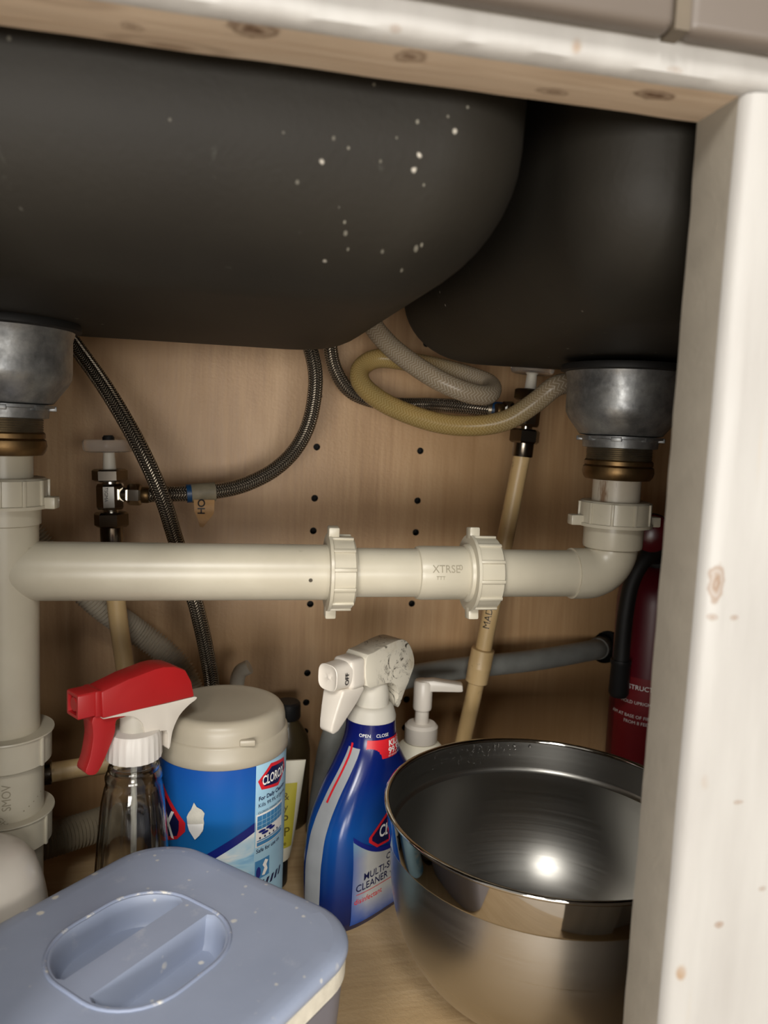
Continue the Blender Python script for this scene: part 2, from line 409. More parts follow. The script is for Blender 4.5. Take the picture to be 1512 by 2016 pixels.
def resample(pts, step, per=10):
    P = spline(pts, per); out = [P[0]]; acc = 0
    for a, b in zip(P, P[1:]):
        d = (b-a).length; s = step-acc
        while s <= d:
            out.append(a + (b-a)*(s/d)); s += step
        acc = (acc+d) % step
    return out
def box(x0, x1, y0, y1, z0, z1, bev=0.0, seg=2, bm=None):
    own = bmesh.new()
    bmesh.ops.create_cube(own, size=1)
    for v in own.verts:
        v.co = Vector(((x0+x1)/2 + v.co.x*(x1-x0), (y0+y1)/2 + v.co.y*(y1-y0), (z0+z1)/2 + v.co.z*(z1-z0)))
    if bev: bmesh.ops.bevel(own, geom=list(own.edges), offset=bev, segments=seg, profile=.5, affect='EDGES')
    if bm is None: return own
    join(bm, own); return bm
def join(bm, other):
    me = bpy.data.meshes.new('tmp'); other.to_mesh(me); other.free(); bm.from_mesh(me); bpy.data.meshes.remove(me)
def prism(poly, th, bev=0.0, seg=2, mtx=None):
    """polygon in local x-z, extruded along y by +-th/2"""
    bm = bmesh.new()
    a = [bm.verts.new((x, -th/2, z)) for x, z in poly]; b = [bm.verts.new((x, th/2, z)) for x, z in poly]
    bm.faces.new(a); bm.faces.new(b[::-1])
    n = len(poly)
    for i in range(n): bm.faces.new((a[i], b[i], b[(i+1) % n], a[(i+1) % n]))
    bmesh.ops.recalc_face_normals(bm, faces=bm.faces)
    if bev: bmesh.ops.bevel(bm, geom=list(bm.edges), offset=bev, segments=seg, profile=.5, affect='EDGES', clamp_overlap=True)
    bmesh.ops.triangulate(bm, faces=[f for f in bm.faces if len(f.verts) > 4])
    if mtx is not None: bm.transform(mtx)
    return bm
def smooth_poly(pts, per=4): 
    P = [Vector((x, z, 0)) for x, z in pts]; n = len(P); out = []
    for i in range(n):
        a, b, c, d = P[i-1], P[i], P[(i+1) % n], P[(i+2) % n]
        for k in range(per):
            t = k/per; q = .5*((2*b) + (c-a)*t + (2*a-5*b+4*c-d)*t*t + (3*b-a-3*c+d)*t**3); out.append((q.x, q.y))
    return out
def superell(a, b, p, n=48, cx=0, cy=0):
    out = []
    for i in range(n):
        t = 2*PI*i/n; c, s = math.cos(t), math.sin(t)
        out.append((cx + a*math.copysign(abs(c)**(2/p), c), cy + b*math.copysign(abs(s)**(2/p), s)))
    return out
def rrect(hx, hy, r, seg=8):
    r = min(r, hx, hy); out = []
    for sx, sy, a0 in ((1, 1, 0), (-1, 1, 90), (-1, -1, 180), (1, -1, 270)):
        for k in range(seg+1):
            a = math.radians(a0 + 90*k/seg); out.append((sx*(hx-r) + r*math.cos(a), sy*(hy-r) + r*math.sin(a)))
    return out
def boolean(o, cutter_bm):
    me = bpy.data.meshes.new('cut'); bmesh.ops.recalc_face_normals(cutter_bm, faces=cutter_bm.faces); cutter_bm.to_mesh(me); cutter_bm.free()
    c = bpy.data.objects.new('cut', me); C.objects.link(c)
    if o.parent is not None: c.parent = o.parent
    md = o.modifiers.new('b', 'BOOLEAN'); md.operation = 'DIFFERENCE'; md.object = c; md.solver = 'EXACT'
    bpy.context.view_layer.update()
    dg = bpy.context.evaluated_depsgraph_get(); nm = bpy.data.meshes.new_from_object(o.evaluated_get(dg))
    o.modifiers.clear(); o.data = nm
    bpy.data.objects.remove(c); 
    return o
# flat print: 2-D polygons / text mapped onto a curved surface
def poly2d(poly, step=.004):
    bm = bmesh.new(); bm.faces.new([bm.verts.new((x, y, 0)) for x, y in poly])
    bmesh.ops.triangulate(bm, faces=bm.faces, ngon_method='EAR_CLIP'); return bm
def text2d(s, size, x, y, shear=0.0, align='LEFT', rot=0.0, sx=1.0, bold=0.0):
    cu = bpy.data.curves.new('t', 'FONT'); cu.body = s; cu.size = size; cu.align_x = align; cu.shear = shear; cu.resolution_u = 3; cu.offset = bold*size
    o = bpy.data.objects.new('t', cu); me = o.to_mesh()
    bm = bmesh.new(); bm.from_mesh(me); o.to_mesh_clear(); bpy.data.objects.remove(o); bpy.data.curves.remove(cu)
    bm.transform(Matrix.Translation((x, y, 0)) @ Matrix.Rotation(rot, 4, 'Z') @ Matrix.Diagonal((sx, 1, 1, 1)))
    return bm
def slice_x(bm, step, axis='x'):
    if not bm.verts: return bm
    vals = [getattr(v.co, axis) for v in bm.verts]; a = math.floor(min(vals)/step)*step + step; n = Vector((1, 0, 0)) if axis == 'x' else Vector((0, 1, 0))
    while a < max(vals):
        bmesh.ops.bisect_plane(bm, geom=bm.verts[:]+bm.edges[:]+bm.faces[:], plane_co=n*a, plane_no=n); a += step
    return bm
def mapped(bms, fn, step=.004, stepy=0):
    bm = bmesh.new()
    for b in (bms if isinstance(bms, list) else [bms]):
        slice_x(b, step)
        if stepy: slice_x(b, stepy, 'y')
        join(bm, b)
    for v in bm.verts: v.co = Vector(fn(v.co.x, v.co.y))
    return bm
def decal(name, bms, fn, mat, parent, step=.004, stepy=0, label=None):
    return obj(name, mapped(bms, fn, step, stepy), mat, parent, smooth=60, label=label)
def cylmap(r, eps):
    return lambda s, t: ((r+eps)*math.sin(s/r), -(r+eps)*math.cos(s/r), t)

# ------------------------------------------------------------------ setting
def struct(name, bm, mat, smooth=0, label=None):
    return tag(obj(name, bm, mat, None, smooth=smooth), label, None, None, 'structure')
struct('floor', box(-.50, .60, -.004, .60, -.02, 0), MAT['floorboard'])
struct('floor', box(-3, 3, -3.2, -.06, -.14, -.12), MAT['kitchen_floor'])
back = struct('wall_back', box(-.50, .60, .58, .60, 0, .70), MAT['panel'])
cut = bmesh.new()
HOLES = [(x, z) for x in (.1012, .2207) for z in (.538, .473, .4166, .359, .322, .2375, .1563, .1212, .0863)]
for x, z in HOLES: lathe([(.0039, -.012), (.0039, .012)], 14, (x + (z-.4)*.008, .58, z), (0, 1, 0), cut)
lathe([(.021, -.03), (.021, .0175)], 24, (.4725, .58, .181), (0, 1, 0), cut)
boolean(back, cut)
back.data.materials.append(MAT['hole_shade'])
for p in back.data.polygons:
    c = p.center
    if .5803 < c.y < .5995 and -.49 < c.x < .59 and .01 < c.z < .69: p.material_index = 1
struct('wall_left', box(-.52, -.50, 0, .60, 0, .70), MAT['side'])
struct('wall_right', box(.60, .62, 0, .60, 0, .70), MAT['side'])
struct('ceiling', box(-.52, .62, -.02, .62, .70, .73), MAT['side'])
struct('wall_front', box(.30, .62, 0, .02, -.02, .70), MAT['paint'])
# top rail of the face frame: painted front, thinly painted underside
bm = bmesh.new(); N = 110
prof = [(.033, .5765), (.006, .5765), (.003, .5772), (.0008, .579), (0, .582), (0, .70), (.033, .70)]
rings = []
for i in range(N+1):
    x = -.42 + i*(.74/N)
    rings.append([Vector((x, y + .0006*(noise.noise(Vector((x*40, k, 1)))), z + .0004*noise.noise(Vector((x*25, k*3.1, 0))))) for k, (y, z) in enumerate(prof)])
bm = loft(rings)
for q_, f in enumerate(bm.faces): f.material_index = 1 if q_ < 110*7 and q_ % 7 == 0 else 0
struct('trim_1', bm, [MAT['paint'], MAT['primer']], 35)
# stile on the right of the opening
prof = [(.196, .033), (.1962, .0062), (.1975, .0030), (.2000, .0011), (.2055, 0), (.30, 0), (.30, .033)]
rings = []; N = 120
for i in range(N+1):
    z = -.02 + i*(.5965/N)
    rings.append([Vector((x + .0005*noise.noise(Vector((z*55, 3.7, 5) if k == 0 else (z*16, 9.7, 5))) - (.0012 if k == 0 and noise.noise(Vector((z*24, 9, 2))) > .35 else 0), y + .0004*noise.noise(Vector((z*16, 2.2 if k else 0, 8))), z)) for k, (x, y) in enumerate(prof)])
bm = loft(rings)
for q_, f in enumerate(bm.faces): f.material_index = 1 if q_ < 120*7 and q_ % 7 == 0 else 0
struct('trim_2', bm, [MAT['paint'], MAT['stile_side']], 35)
struct('trim_3', box(-.50, -.13, 0, .033, -.02, .5765, .002), MAT['paint'])
# raised false front above the opening, two panels with a filled joint
fp = thing('drawer_front', 'beige false drawer front with a vertical joint above the cabinet opening', 'drawer front', (-.06, -.004, .588))
obj('panel', box(-.42, .1575, -.010, 0, .5885, .70, .004, 3), MAT['beige'], fp, True)
obj('panel', box(.1625, .42, -.010, 0, .5885, .70, .004, 3), MAT['beige'], fp, True)
obj('joint_strip', box(.1570, .1630, -.0098, 0, .5888, .70), MAT['joint'], fp, True)

# ------------------------------------------------------------------ sink
def bowl_bm(x0, x1, y0, y1, zb, zt, rc, rb, taper, dx=0):
    cx, cy = (x0+x1)/2, (y0+y1)/2; hx, hy = (x1-x0)/2, (y1-y0)/2
    rings = []
    K = 12
    for k in range(K+1):
        a = PI/2*k/K
        ins = rb*(1-math.sin(a)); z = zb + rb*(1-math.cos(a))
        ex = taper*(1-(z-zb)/(zt-zb))
        rings.append([Vector((cx+x, cy+y, z)) for x, y in rrect(hx-ins-ex, hy-ins-ex, max(.02, rc-ins*.35), 12)])
    for f in (.33, .66, 1.0):
        z = zb+rb + (zt-zb-rb)*f; ex = taper*(1-(z-zb)/(zt-zb))
        rings.append([Vector((cx+x, cy+y, z)) for x, y in rrect(hx-ex, hy-ex, rc, 12)])
    return loft(rings, None, True, False)
sk = thing('sink', 'dark coated underside of the double bowl kitchen sink filling the cabinet top', 'sink', (.05, .27, .5025))
obj('bowl', bowl_bm(-.43, .1425, .045, .450, .5025, .690, .050, .070, .006), MAT['sink'], sk, True, 50)
obj('bowl', bowl_bm(.156, .525, .045, .468, .5025, .690, .045, .058, .004), MAT['sink'], sk, True, 50)
obj('rim', box(-.46, .555, .040, .490, .690, .6995), MAT['sink'], sk, True, 0)

def strainer(x, y, zt, label, small):
    t = thing('sink_strainer', label, 'sink strainer', (x, y, zt-.095), 0, None)
    z = zt
    obj('gasket', lathe([(.050, .0), (.051, -.002), (.051, -.005), (.047, -.006)], 48, (x, y, z)), MAT['rubber'], t, True)
    obj('cup', lathe([(.047, -.005), (.0462, -.008), (.0452, -.012), (.0450, -.034), (.0446, -.038), (.042, -.043), (.034, -.0535), (.0325, -.0555), (.026, -.0565)], 56, (x, y, z)), MAT['zinc'], t, True)
    # lock nut with a flange and castellated rim
    bm = lathe([(.0335, -.0565), (.0335, -.0585), (.030, -.059), (.0295, -.0655), (.026, -.066)], 48, (x, y, z))
    for k in range(8):
        a = 2*PI*k/8+.2
        b2 = box(.029, .0345, -.004, .004, -.0605, -.0570, .0005); b2.transform(Matrix.Translation((x, y, z)) @ Matrix.Rotation(a, 4, 'Z')); join(bm, b2)
    obj('lock_nut', bm, MAT['zinc'], t, True)
    pr = []
    for k in range(9): pr += [(.0262, -.064-k*.0016), (.0252, -.0648-k*.0016)]
    obj('threaded_sleeve', lathe(pr, 40, (x, y, z)), MAT['thread'], t, True, 20)
    obj('coupling_nut', lathe([(.0262, -.0755), (.0272, -.0765), (.0272, -.0795), (.0262, -.0800), (.0278, -.0812), (.0284, -.0850), (.0276, -.0885), (.0255, -.0912), (.0200, -.0918)], 48, (x, y, z)), MAT['brass'], t, True)
    return t
AX, BX, PY_, PZ_ = -.150, .3152, .2967, .3290
strainer(AX, PY_, .5025, 'galvanised sink strainer cup under the left bowl, cut by the photo edge', 0)
strainer(BX, PY_, .4985, 'galvanised sink strainer cup with brass nut under the right bowl, above the elbow', 0)

# ------------------------------------------------------------------ white drain pipes
dp = thing('drain_pipe', 'white plastic drain assembly joining both sink strainers, with slip nuts', 'drain pipe', (AX, PY_, .05))
def pipe(a, b, r, name='pipe', mat='pvc', lip=True):
    a, b = Vector(a), Vector(b); L_ = (b-a).length
    pr = [(r-.002, 0), (r, .001), (r, L_-.001), (r-.002, L_)]
    return obj(name, lathe(pr, 48, a, b-a), MAT[mat], dp, True)
def slip_nut(origin, axis, r, length, flange_at_start=True, ears=2, ear_phase=0.0, ribs=12, rphase=0.1, mat='pvc', flange=.0022, earlen=.008):
    o = Vector(origin); a, u, v = frame_of(axis)
    f0 = flange
    if flange_at_start:
        pr = [(r*.80, 0), (r+.0018, 0), (r+.0020, f0), (r+.0002, f0+.0004), (r, length-.0015), (r-.0015, length), (r*.76, length)]
        zf = f0/2; z0, z1 = f0, length-.001
    else:
        pr = [(r*.76, 0), (r-.0015, 0), (r, .0015), (r+.0002, length-f0-.0004), (r+.0020, length-f0), (r+.0018, length), (r*.80, length)]
        zf = length-f0/2; z0, z1 = .001, length-f0
    bm = lathe(pr, 56, o, a)
    for k in range(ribs):
        t = 2*PI*k/ribs + rphase
        d = u*math.cos(t)+v*math.sin(t); s = a.cross(d)
        b2 = box(-.0008, .0016, -.0013, .0013, z0, z1, .0006)
        b2.transform(Matrix.Translation(o) @ Matrix((d, s, a)).transposed().to_4x4() @ Matrix.Translation((r, 0, 0))); join(bm, b2)
    n = obj('slip_nut', bm, MAT[mat], dp, True)
    for k in range(ears):
        t = 2*PI*k/ears + ear_phase
        d = u*math.cos(t)+v*math.sin(t); s = a.cross(d)
        zz = zf + (.003 if flange_at_start else -.003)
        b2 = box(-.002, earlen, -.0055, .0055, zz-.0042, zz+.0042, .0012)
        b2.transform(Matrix.Translation(o) @ Matrix((d, s, a)).transposed().to_4x4() @ Matrix.Translation((r, 0, 0)))
        obj('lug', b2, MAT[mat], n, True)
    return n
# left stack
pipe((AX, PY_, .4125), (AX, PY_, .36), .0192, 'tailpiece')
slip_nut((AX, PY_, .3955), (0, 0, -1), .0285, .021, False, 2, PI/2+.12, 12, .35)
pipe((AX, PY_, .376), (AX, PY_, .362), .0243, 'hub')
bm = lathe([(.0225, 0), (.0228, .002), (.0228, .185)], 48, (AX, PY_, .188)); obj('tee', bm, MAT['pvc'], dp, True)
slip_nut((AX, PY_, .2135), (0, 0, -1), .0305, .0235, True, 1, PI/2-.6, 6, 1.0, flange=.001, earlen=.003)
pipe((AX, PY_, .195), (AX, PY_, .135), .0252, 'hub')
slip_nut((AX, PY_, .1535), (0, 0, -1), .0305, .0245, True, 0, 0, 4, .35, flange=.001)
pipe((AX, PY_, .135), (AX, PY_, .035), .0245)
obj('trap_bend', tube([(AX, PY_, .04), (AX, PY_+.004, .028), (AX-.004, PY_+.03, .025), (AX-.006, PY_+.065, .026)], .0225, 32, 6), MAT['pvc'], dp, True)
# horizontal arm
pipe((AX, PY_, PZ_), (.083, PY_, PZ_), .0212, 'arm')
slip_nut((.0785, PY_, PZ_), (1, 0, 0), .0278, .0200, True, 2, PI/2+.06, 12, .28)
pipe((.094, PY_, PZ_), (.152, PY_, PZ_), .0190)
bm = lathe([(.0185, .1485), (.0205, .1495), (.0212, .152), (.0212, .186), (.0206, .188), (.0226, .189), (.0232, .1905), (.0232, .194), (.020, .195)], 48, (0, PY_, PZ_), (1, 0, 0))
cp = obj('coupling', bm, MAT['pvc'], dp, True)
slip_nut((.1915, PY_, PZ_), (1, 0, 0), .0285, .0225, True, 2, PI/2-.12, 12, .05)
pipe((.205, PY_, PZ_), (.292, PY_, PZ_), .0190)
# elbow
R_ = .023; cxe = BX-R_; pts = []
for k in range(15):
    a = PI/2*k/14; pts.append((cxe + R_*math.sin(a), PY_, PZ_ + R_*(1-math.cos(a))))
bm = tube([(cxe-.012, PY_, PZ_), (cxe-.004, PY_, PZ_)] + pts + [(BX, PY_, PZ_+R_+.004)], .0208, 40, 1, False)
lathe([(.0208, .0), (.0235, .0012), (.0240, .003), (.0240, .0205)], 48, (BX, PY_, .3500), (0, 0, 1), bm)
obj('elbow', bm, MAT['pvc'], dp, True)
slip_nut((BX, PY_, .3895), (0, 0, -1), .0285, .0205, False, 2, PI/2+.10, 10, .55, 'pvc', .0024, .0095)
pipe((BX, PY_, .4085), (BX, PY_, .372), .0192, 'tailpiece', 'pvc_stain')
# raised moulding marks on the coupling and on the lower hub
def on_x_cyl(r, ang0):
    return lambda s, t: (s, PY_ - r*math.cos(ang0 + t/r), PZ_ + r*math.sin(ang0 + t/r))
bm = mapped([text2d('XTRSE', .0085, .157, .0015, sx=.9), text2d('TTT', .004, .160, -.004), text2d('0', .006, .178, .0035)], on_x_cyl(.02155, .12), .002, .002)
tag(obj('moulded_mark', bm, MAT['pvc_mark'], cp, True, 60), 'raised moulded lettering')
bm = mapped([text2d('SMOV', .0085, 0, 0, sx=.95, rot=PI/2), text2d('. . . . .', .009, .008, -.004, rot=.5), text2d('GHP', .006, -.010, -.006, rot=-.9)], lambda s, t: (AX + .02555*math.sin(s/.0255+.36), PY_ - .02555*math.cos(s/.0255+.36), .163+t*.9), .002)
tag(obj('moulded_mark', bm, MAT['pvc_mark'], dp, True, 60), 'raised moulded lettering')

# ------------------------------------------------------------------ hoses
def hose(name, pts, r, mat, label, cat, seg=20, per=8):
    t = thing(name, label, cat, pts[-1]); obj('hose_wall', tube(pts, r, seg, per), mat, t, True, 50); return t
hA = [(-.165, .500, .545), (-.1496, .485, .5223), (-.1311, .4700, .4995), (-.1008, .4450, .4605), (-.0729, .4300, .4148), (-.0539, .4300, .3725), (-.0421, .4400, .3322), (-.0305, .4450, .2935), (-.0217, .4450, .2645), (-.0118, .4500, .2189), (-.0064, .4550, .1820), (-.0047, .4600, .1341), (-.004, .47, .08), (-.003, .49, .016)]
hose('braided_hose', hA, .0072, MAT['braid'], 'braided steel hose hanging from the left strainer down behind the wipes canister', 'hose')
hB = [(.068, .520, .575), (.0735, .512, .5493), (.0804, .505, .5244), (.0882, .500, .4898), (.0849, .500, .4492), (.0720, .500, .4180), (.0495, .4950, .3946), (.0197, .4900, .3789), (-.0095, .4850, .3720), (-.0379, .4800, .3698), (-.0613, .4780, .3690), (-.0700, .4775, .3680)]
b = hose('braided_hose', hB, .0074, MAT['braid'], 'braided steel hose curving left to the taped shutoff valve', 'hose')
obj('crimp_ring', tube([(-.0345, .4805, .3700), (-.0300, .4810, .3704)], .0090, 24, 1, False), MAT['blue'], b, True)
# tape flag
tp = obj('tape_wrap', tube([(-.0302, .4810, .3703), (-.0180, .4828, .3714), (-.0080, .4845, .3722)], .0093, 20, 3), MAT['tape_grey'], b, True)
def tapemap(s, t):
    return (s-.0175, .4735 + .002*math.sin(t*260) + s*.16, .3625 + t)
bm = mapped(poly2d([(-.010, .002), (.0095, .002), (.0092, -.010), (.0075, -.013), (.004, -.018), (-.001, -.0245), (-.004, -.0235), (-.006, -.016), (-.009, -.009)]), tapemap, .003, .003)
bmesh.ops.solidify(bm, geom=bm.faces[:], thickness=.0004)
fl = obj('tape_flag', bm, MAT['tape'], b, True, 60)
obj('lettering', mapped([text2d('HO', .0095, .0005, -.0115, rot=PI/2, bold=.02)], lambda s, t: tuple(Vector(tapemap(s, t)) + Vector((0, -.0007, 0))), .003, .003), MAT['ink'], fl, True, 60, label='handwritten black letters')
hC = [(.1065, .512, .59), (.1045, .512, .5607), (.1030, .515, .5308), (.1095, .519, .5010), (.1262, .522, .4785), (.1518, .524, .4687), (.1816, .522, .4662), (.2130, .513, .4672), (.2401, .490, .4660), (.2681, .478, .4640), (.2800, .4725, .4630)]
b = hose('braided_hose', hC, .0074, MAT['braid'], 'braided steel hose curving right to the clear handled valve', 'hose')
obj('crimp_ring', tube([(.2660, .4790, .4642), (.2690, .4775, .4640)], .0084, 24, 1, False), MAT['thread'], b, True)
obj('crimp_ring', tube([(.2690, .4775, .4640), (.2810, .4720, .4629)], .0090, 24, 1, False), MAT['blue'], b, True, label='blue crimp ring')
hD = [(.118, .465, .605), (.1293, .482, .5741), (.1379, .478, .5449), (.1546, .470, .5230), (.1769, .456, .5040), (.2029, .4400, .4870), (.2299, .4350, .4776), (.2506, .4400, .4779), (.2568, .4600, .4890), (.2294, .4800, .5000), (.1915, .5000, .5085), (.1552, .510, .5120), (.1363, .507, .5017), (.1337, .4950, .4857), (.1485, .4780, .4694), (.1741, .4610, .4564), (.2065, .4450, .4475), (.2377, .4300, .4469), (.2644, .4200, .4539), (.2850, .4100, .4696), (.3024, .4000, .4866), (.3218, .4050, .4900), (.345, .42, .4890)]
hose('clear_hose', hD, .0099, MAT['clear_hose'], 'clear reinforced vinyl hose looped in a coil beneath the sink', 'hose')
def ribbed(name, pts, r, mat, label, cat, step=.0034, amp=.0016):
    P = resample(pts, .00085)
    t = thing(name, label, cat, pts[-1])
    obj('hose_wall', tube(P, r, 22, 1, False, lambda l: r + amp*math.cos(2*PI*l/step)), mat, t, True, 80); return t
ribbed('corrugated_hose', [(-.185, .50, .335), (-.160, .502, .300), (-.1364, .504, .2742), (-.1131, .512, .2491), (-.0847, .525, .2230), (-.0570, .528, .2000), (-.0360, .525, .1759), (-.0227, .52, .1386), (-.0200, .515, .0955), (-.018, .51, .045), (-.017, .51, .016)], .0118, MAT['corr'], 'pale corrugated hose sloping down behind the left drain pipe', 'hose')
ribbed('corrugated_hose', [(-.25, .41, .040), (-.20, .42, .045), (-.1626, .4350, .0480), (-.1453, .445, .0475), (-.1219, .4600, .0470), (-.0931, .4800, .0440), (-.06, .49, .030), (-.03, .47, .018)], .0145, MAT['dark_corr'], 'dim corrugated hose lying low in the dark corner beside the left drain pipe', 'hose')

# ------------------------------------------------------------------ supply pipes and valves
def hexnut(a, b, r, bm=None, ph=0.0):
    a, b = Vector(a), Vector(b); L_ = (b-a).length
    return lathe([(r*.86, 0), (r, L_*.13), (r, L_*.87), (r*.86, L_)], 6, a, b-a, bm, True, True, ph)
def supply(pts, label, loc, coup=None):
    t = thing('supply_pipe', label, 'water pipe', loc)
    p = obj('pipe', tube(pts, .0088, 28, 4), MAT['cpvc'], t, True)
    return t, p
t, p = supply([(.3012, .470, .4175), (.2982, .4715, .3960), (.2747, .4870, .1911), (.2600, .4965, .0800), (.2500, .5000, .0005)], 'tan supply pipe with a coupling, rising behind the bowl to the right valve', (.25, .50, 0))
a = Vector((.2768, .4858, .2105)); bb = Vector((.2722, .4886, .1720)); d = (bb-a).normalized(); L_ = (bb-a).length
obj('coupling', lathe([(.0105, 0), (.0124, .001), (.0126, L_*.52), (.0128, L_*.54), (.0124, L_*.57), (.0122, L_-.001), (.0105, L_)], 32, a, d), MAT['cpvc'], t, True)
A0 = Vector((.2815, .4827, .250)); B0 = Vector((.2876, .4787, .303)); e3 = (B0-A0).normalized()
def on_pipe(s, tt):   # s along the pipe upward, tt around it
    n0 = Vector((-.55, -.83, 0)); n0 = (n0 - e3*n0.dot(e3)).normalized(); n1 = e3.cross(n0); th = -tt/.0088
    return tuple(A0 + e3*s + (n0*math.cos(th) + n1*math.sin(th))*.0090)
bm = mapped([text2d('MADE', .0105, -.016, -.0035)], on_pipe, .003, .0015)
obj('lettering', bm, MAT['ink'], p, True, 60, label='black stamped letters running up the pipe')
t, p = supply([(-.1023, .480, .330), (-.0988, .481, .2664), (-.0905, .484, .1995), (-.0817, .487, .140), (-.077, .487, .08), (-.076, .487, .0005)], 'tan supply pipe rising behind the red sprayer to the left valve', (-.076, .487, 0))
def valve(base, label, up, hx, hz):
    """stop valve: compression nut, body, side outlet, bonnet, clear handle"""
    t = thing('shutoff_valve', label, 'valve', base)
    B = Vector(base); U = Vector(up).normalized()
    P = lambda h: B + U*h
    obj('ferrule_nut', lathe([(.0100, 0), (.0106, .001), (.0106, .0150), (.0095, .016)], 32, B, U), MAT['dchrome'], t, True)
    obj('compression_nut', hexnut(P(.0140), P(.0285), .0158, None, .45), MAT['dchrome'], t, True, 25)
    bm = lathe([(.0070, .0275), (.0070, .033)], 24, B, U)
    lathe([(.0115, .0310), (.0130, .0335), (.0130, .0530), (.0115, .0555)], 8, B, U, bm, True, True, PI/8)
    lathe([(.0075, .0555), (.0075, .0590)], 24, B, U, bm)
    bd = obj('valve_body', bm, MAT['chrome'], t, True, 25)
    obj('bonnet', hexnut(P(.0575), P(.0690), .0162, None, .5), MAT['dchrome'], t, True, 25)
    obj('stem', lathe([(.0062, .068), (.0058, .072), (.0052, .084), (.0075, .087)], 24, B, U), MAT['frost'], t, True)
    h = obj('handle', lathe([(.006, .0855), (.019, .0850), (.0215, .0862), (.0225, .0885), (.0228, .0945), (.0215, .0965), (.016, .0962), (.006, .0955)], 40, B, U, None, True, True, 0, lambda a, z: 1+.035*math.cos(8*a)), MAT['acrylic'], t, True)
    obj('screw_cap', lathe([(.0055, .095), (.0055, .0985), (.004, .1005)], 20, B, U), MAT['rubber'], h, True)
    out = B + U*.0455; D = Vector((hx, -.1, hz)).normalized()
    bm = lathe([(.0070, .009), (.0070, .0175)], 20, out, D); obj('outlet_neck', bm, MAT['chrome'], bd, True)
    obj('outlet_nut', hexnut(out + D*.0155, out + D*.0290, .0102, None, .52), MAT['chrome'], t, True, 25)
    obj('outlet_collar', lathe([(.0072, .0285), (.0078, .030), (.0078, .0345), (.007, .036)], 24, out, D), MAT['brass'], t, True)
    return t, bd
lv, bd = valve((-.1023, .480, .3225), 'chrome shutoff valve with clear handle behind the left drain pipe', (-.04, 0, 1), 1, 0)
q = Vector((-.1041, .480, .3675))
bm = mapped([text2d('TSGMA', .0042, -.0085, -.0015)], lambda s, tt: (q.x-.002 + tt, q.y-.0124, q.z-s-.001), .004)
obj('stamped_text', bm, MAT['ink'], bd, True, 60, label='dark stamped letters on the chrome body')
valve((.3012, .470, .4175), 'shutoff valve with clear handle beside the right strainer', (.06, 0, 1), -1, -.0)
# low valve stub and tan pipe in the dark corner
t = thing('supply_pipe', 'tan pipe with chrome fitting running sideways in the dark behind the red trigger', 'water pipe', (-.17, .43, .118))
obj('pipe', tube([(-.150, .432, .1175), (-.10, .440, .1200), (-.05, .448, .121), (-.02, .452, .120)], .0088, 24, 2), MAT['cpvc'], t, True)
obj('fitting_collar', lathe([(.0105, 0), (.0108, .001), (.0108, .018), (.0098, .019)], 28, (-.1655, .430, .117), (1, .15, .05)), MAT['dchrome'], t, True)
obj('fitting_nut', hexnut((-.182, .4275, .116), (-.1655, .430, .117), .0145), MAT['dchrome'], t, True, 25)

# grey conduit into the back panel
t = thing('conduit_pipe', 'dusty grey pipe running from the hole in the back panel behind the tan pipe', 'pipe', (.12, .49, .03))
obj('pipe', tube([(.4725, .592, .181), (.4560, .570, .1822), (.4301, .555, .1832), (.3524, .530, .1816), (.2538, .520, .1765), (.1936, .510, .1705), (.1580, .498, .1640), (.1300, .49, .1430), (.115, .485, .1098), (.108, .49, .05), (.106, .50, .013)], .0122, 28, 6), MAT['grey_pipe'], t, True)
obj('end_collar', lathe([(.0122, 0), (.0134, .001), (.0134, .011), (.0122, .012)], 32, (.4545, .5685, .1822), (.62, .78, -.03)), MAT['grey_pipe'], t, True)

# ------------------------------------------------------------------ fire extinguisher
EX, EY = .467, .472
t = thing('fire_extinguisher', 'red fire extinguisher with black hose standing behind the right stile', 'fire extinguisher', (EX, EY, 0))
cyl = obj('cylinder', lathe([(.036, 0), (.040, .004), (.040, .265), (.0385, .278), (.033, .290), (.022, .300), (.014, .304)], 56), MAT['ext_red'], t)
obj('label', mapped(poly2d([(-.060, .06), (.060, .06), (.060, .187), (-.060, .187)]), cylmap(.040, .0003), .004), MAT['ext_label'], cyl, False, 60)
obj('lettering', mapped([text2d('INSTRUCTIONS', .0072, -.0500, .174, bold=.01), text2d('HOLD UPRIGHT', .0050, -.050, .158), text2d('AIM AT BASE OF FIRE', .0050, -.062, .1425), text2d('FROM 8 FEET', .0050, -.045, .136)], cylmap(.040, .0006), .003), MAT['print_white'], cyl, False, 60, label='white printed instructions')
obj('neck', lathe([(.014, .302), (.016, .306), (.016, .318)], 32), MAT['black'], t)
obj('valve_block', box(-.020, .034, -.015, .015, .316, .338, .004), MAT['black'], t)
obj('lever', prism([(-.035, .338), (.05, .346), (.055, .352), (-.03, .350), (-.042, .343)], .02, .002), MAT['black'], t)
obj('gauge', lathe([(.016, 0), (.0195, .002), (.0195, .014), (.015, .018), (.006, .020)], 32, (-.026, -.026, .344), (-.5, -.85, .05)), MAT['dkred'], t, label='dark red glossy round cap')
obj('gauge_ring', lathe([(.0195, -.001), (.0205, .0), (.0205, .006), (.0190, .007)], 32, (-.026, -.026, .344), (-.5, -.85, .05)), MAT['black'], t)
bm = tube([(-.006, -.006, .318), (-.022, -.022, .322), (-.036, -.028, .312), (-.046, -.028, .290), (-.050, -.028, .260), (-.051, -.028, .230), (-.051, -.028, .205)], .0082, 20, 6, True, lambda l: .0125 - .0043*min(1, l/.045))
h = obj('hose', bm, MAT['rubber'], t)
obj('nozzle', lathe([(.0085, 0), (.0105, .004), (.0098, .034), (.0108, .036), (.0108, .040)], 24, (-.051, -.028, .168)), MAT['black'], h)

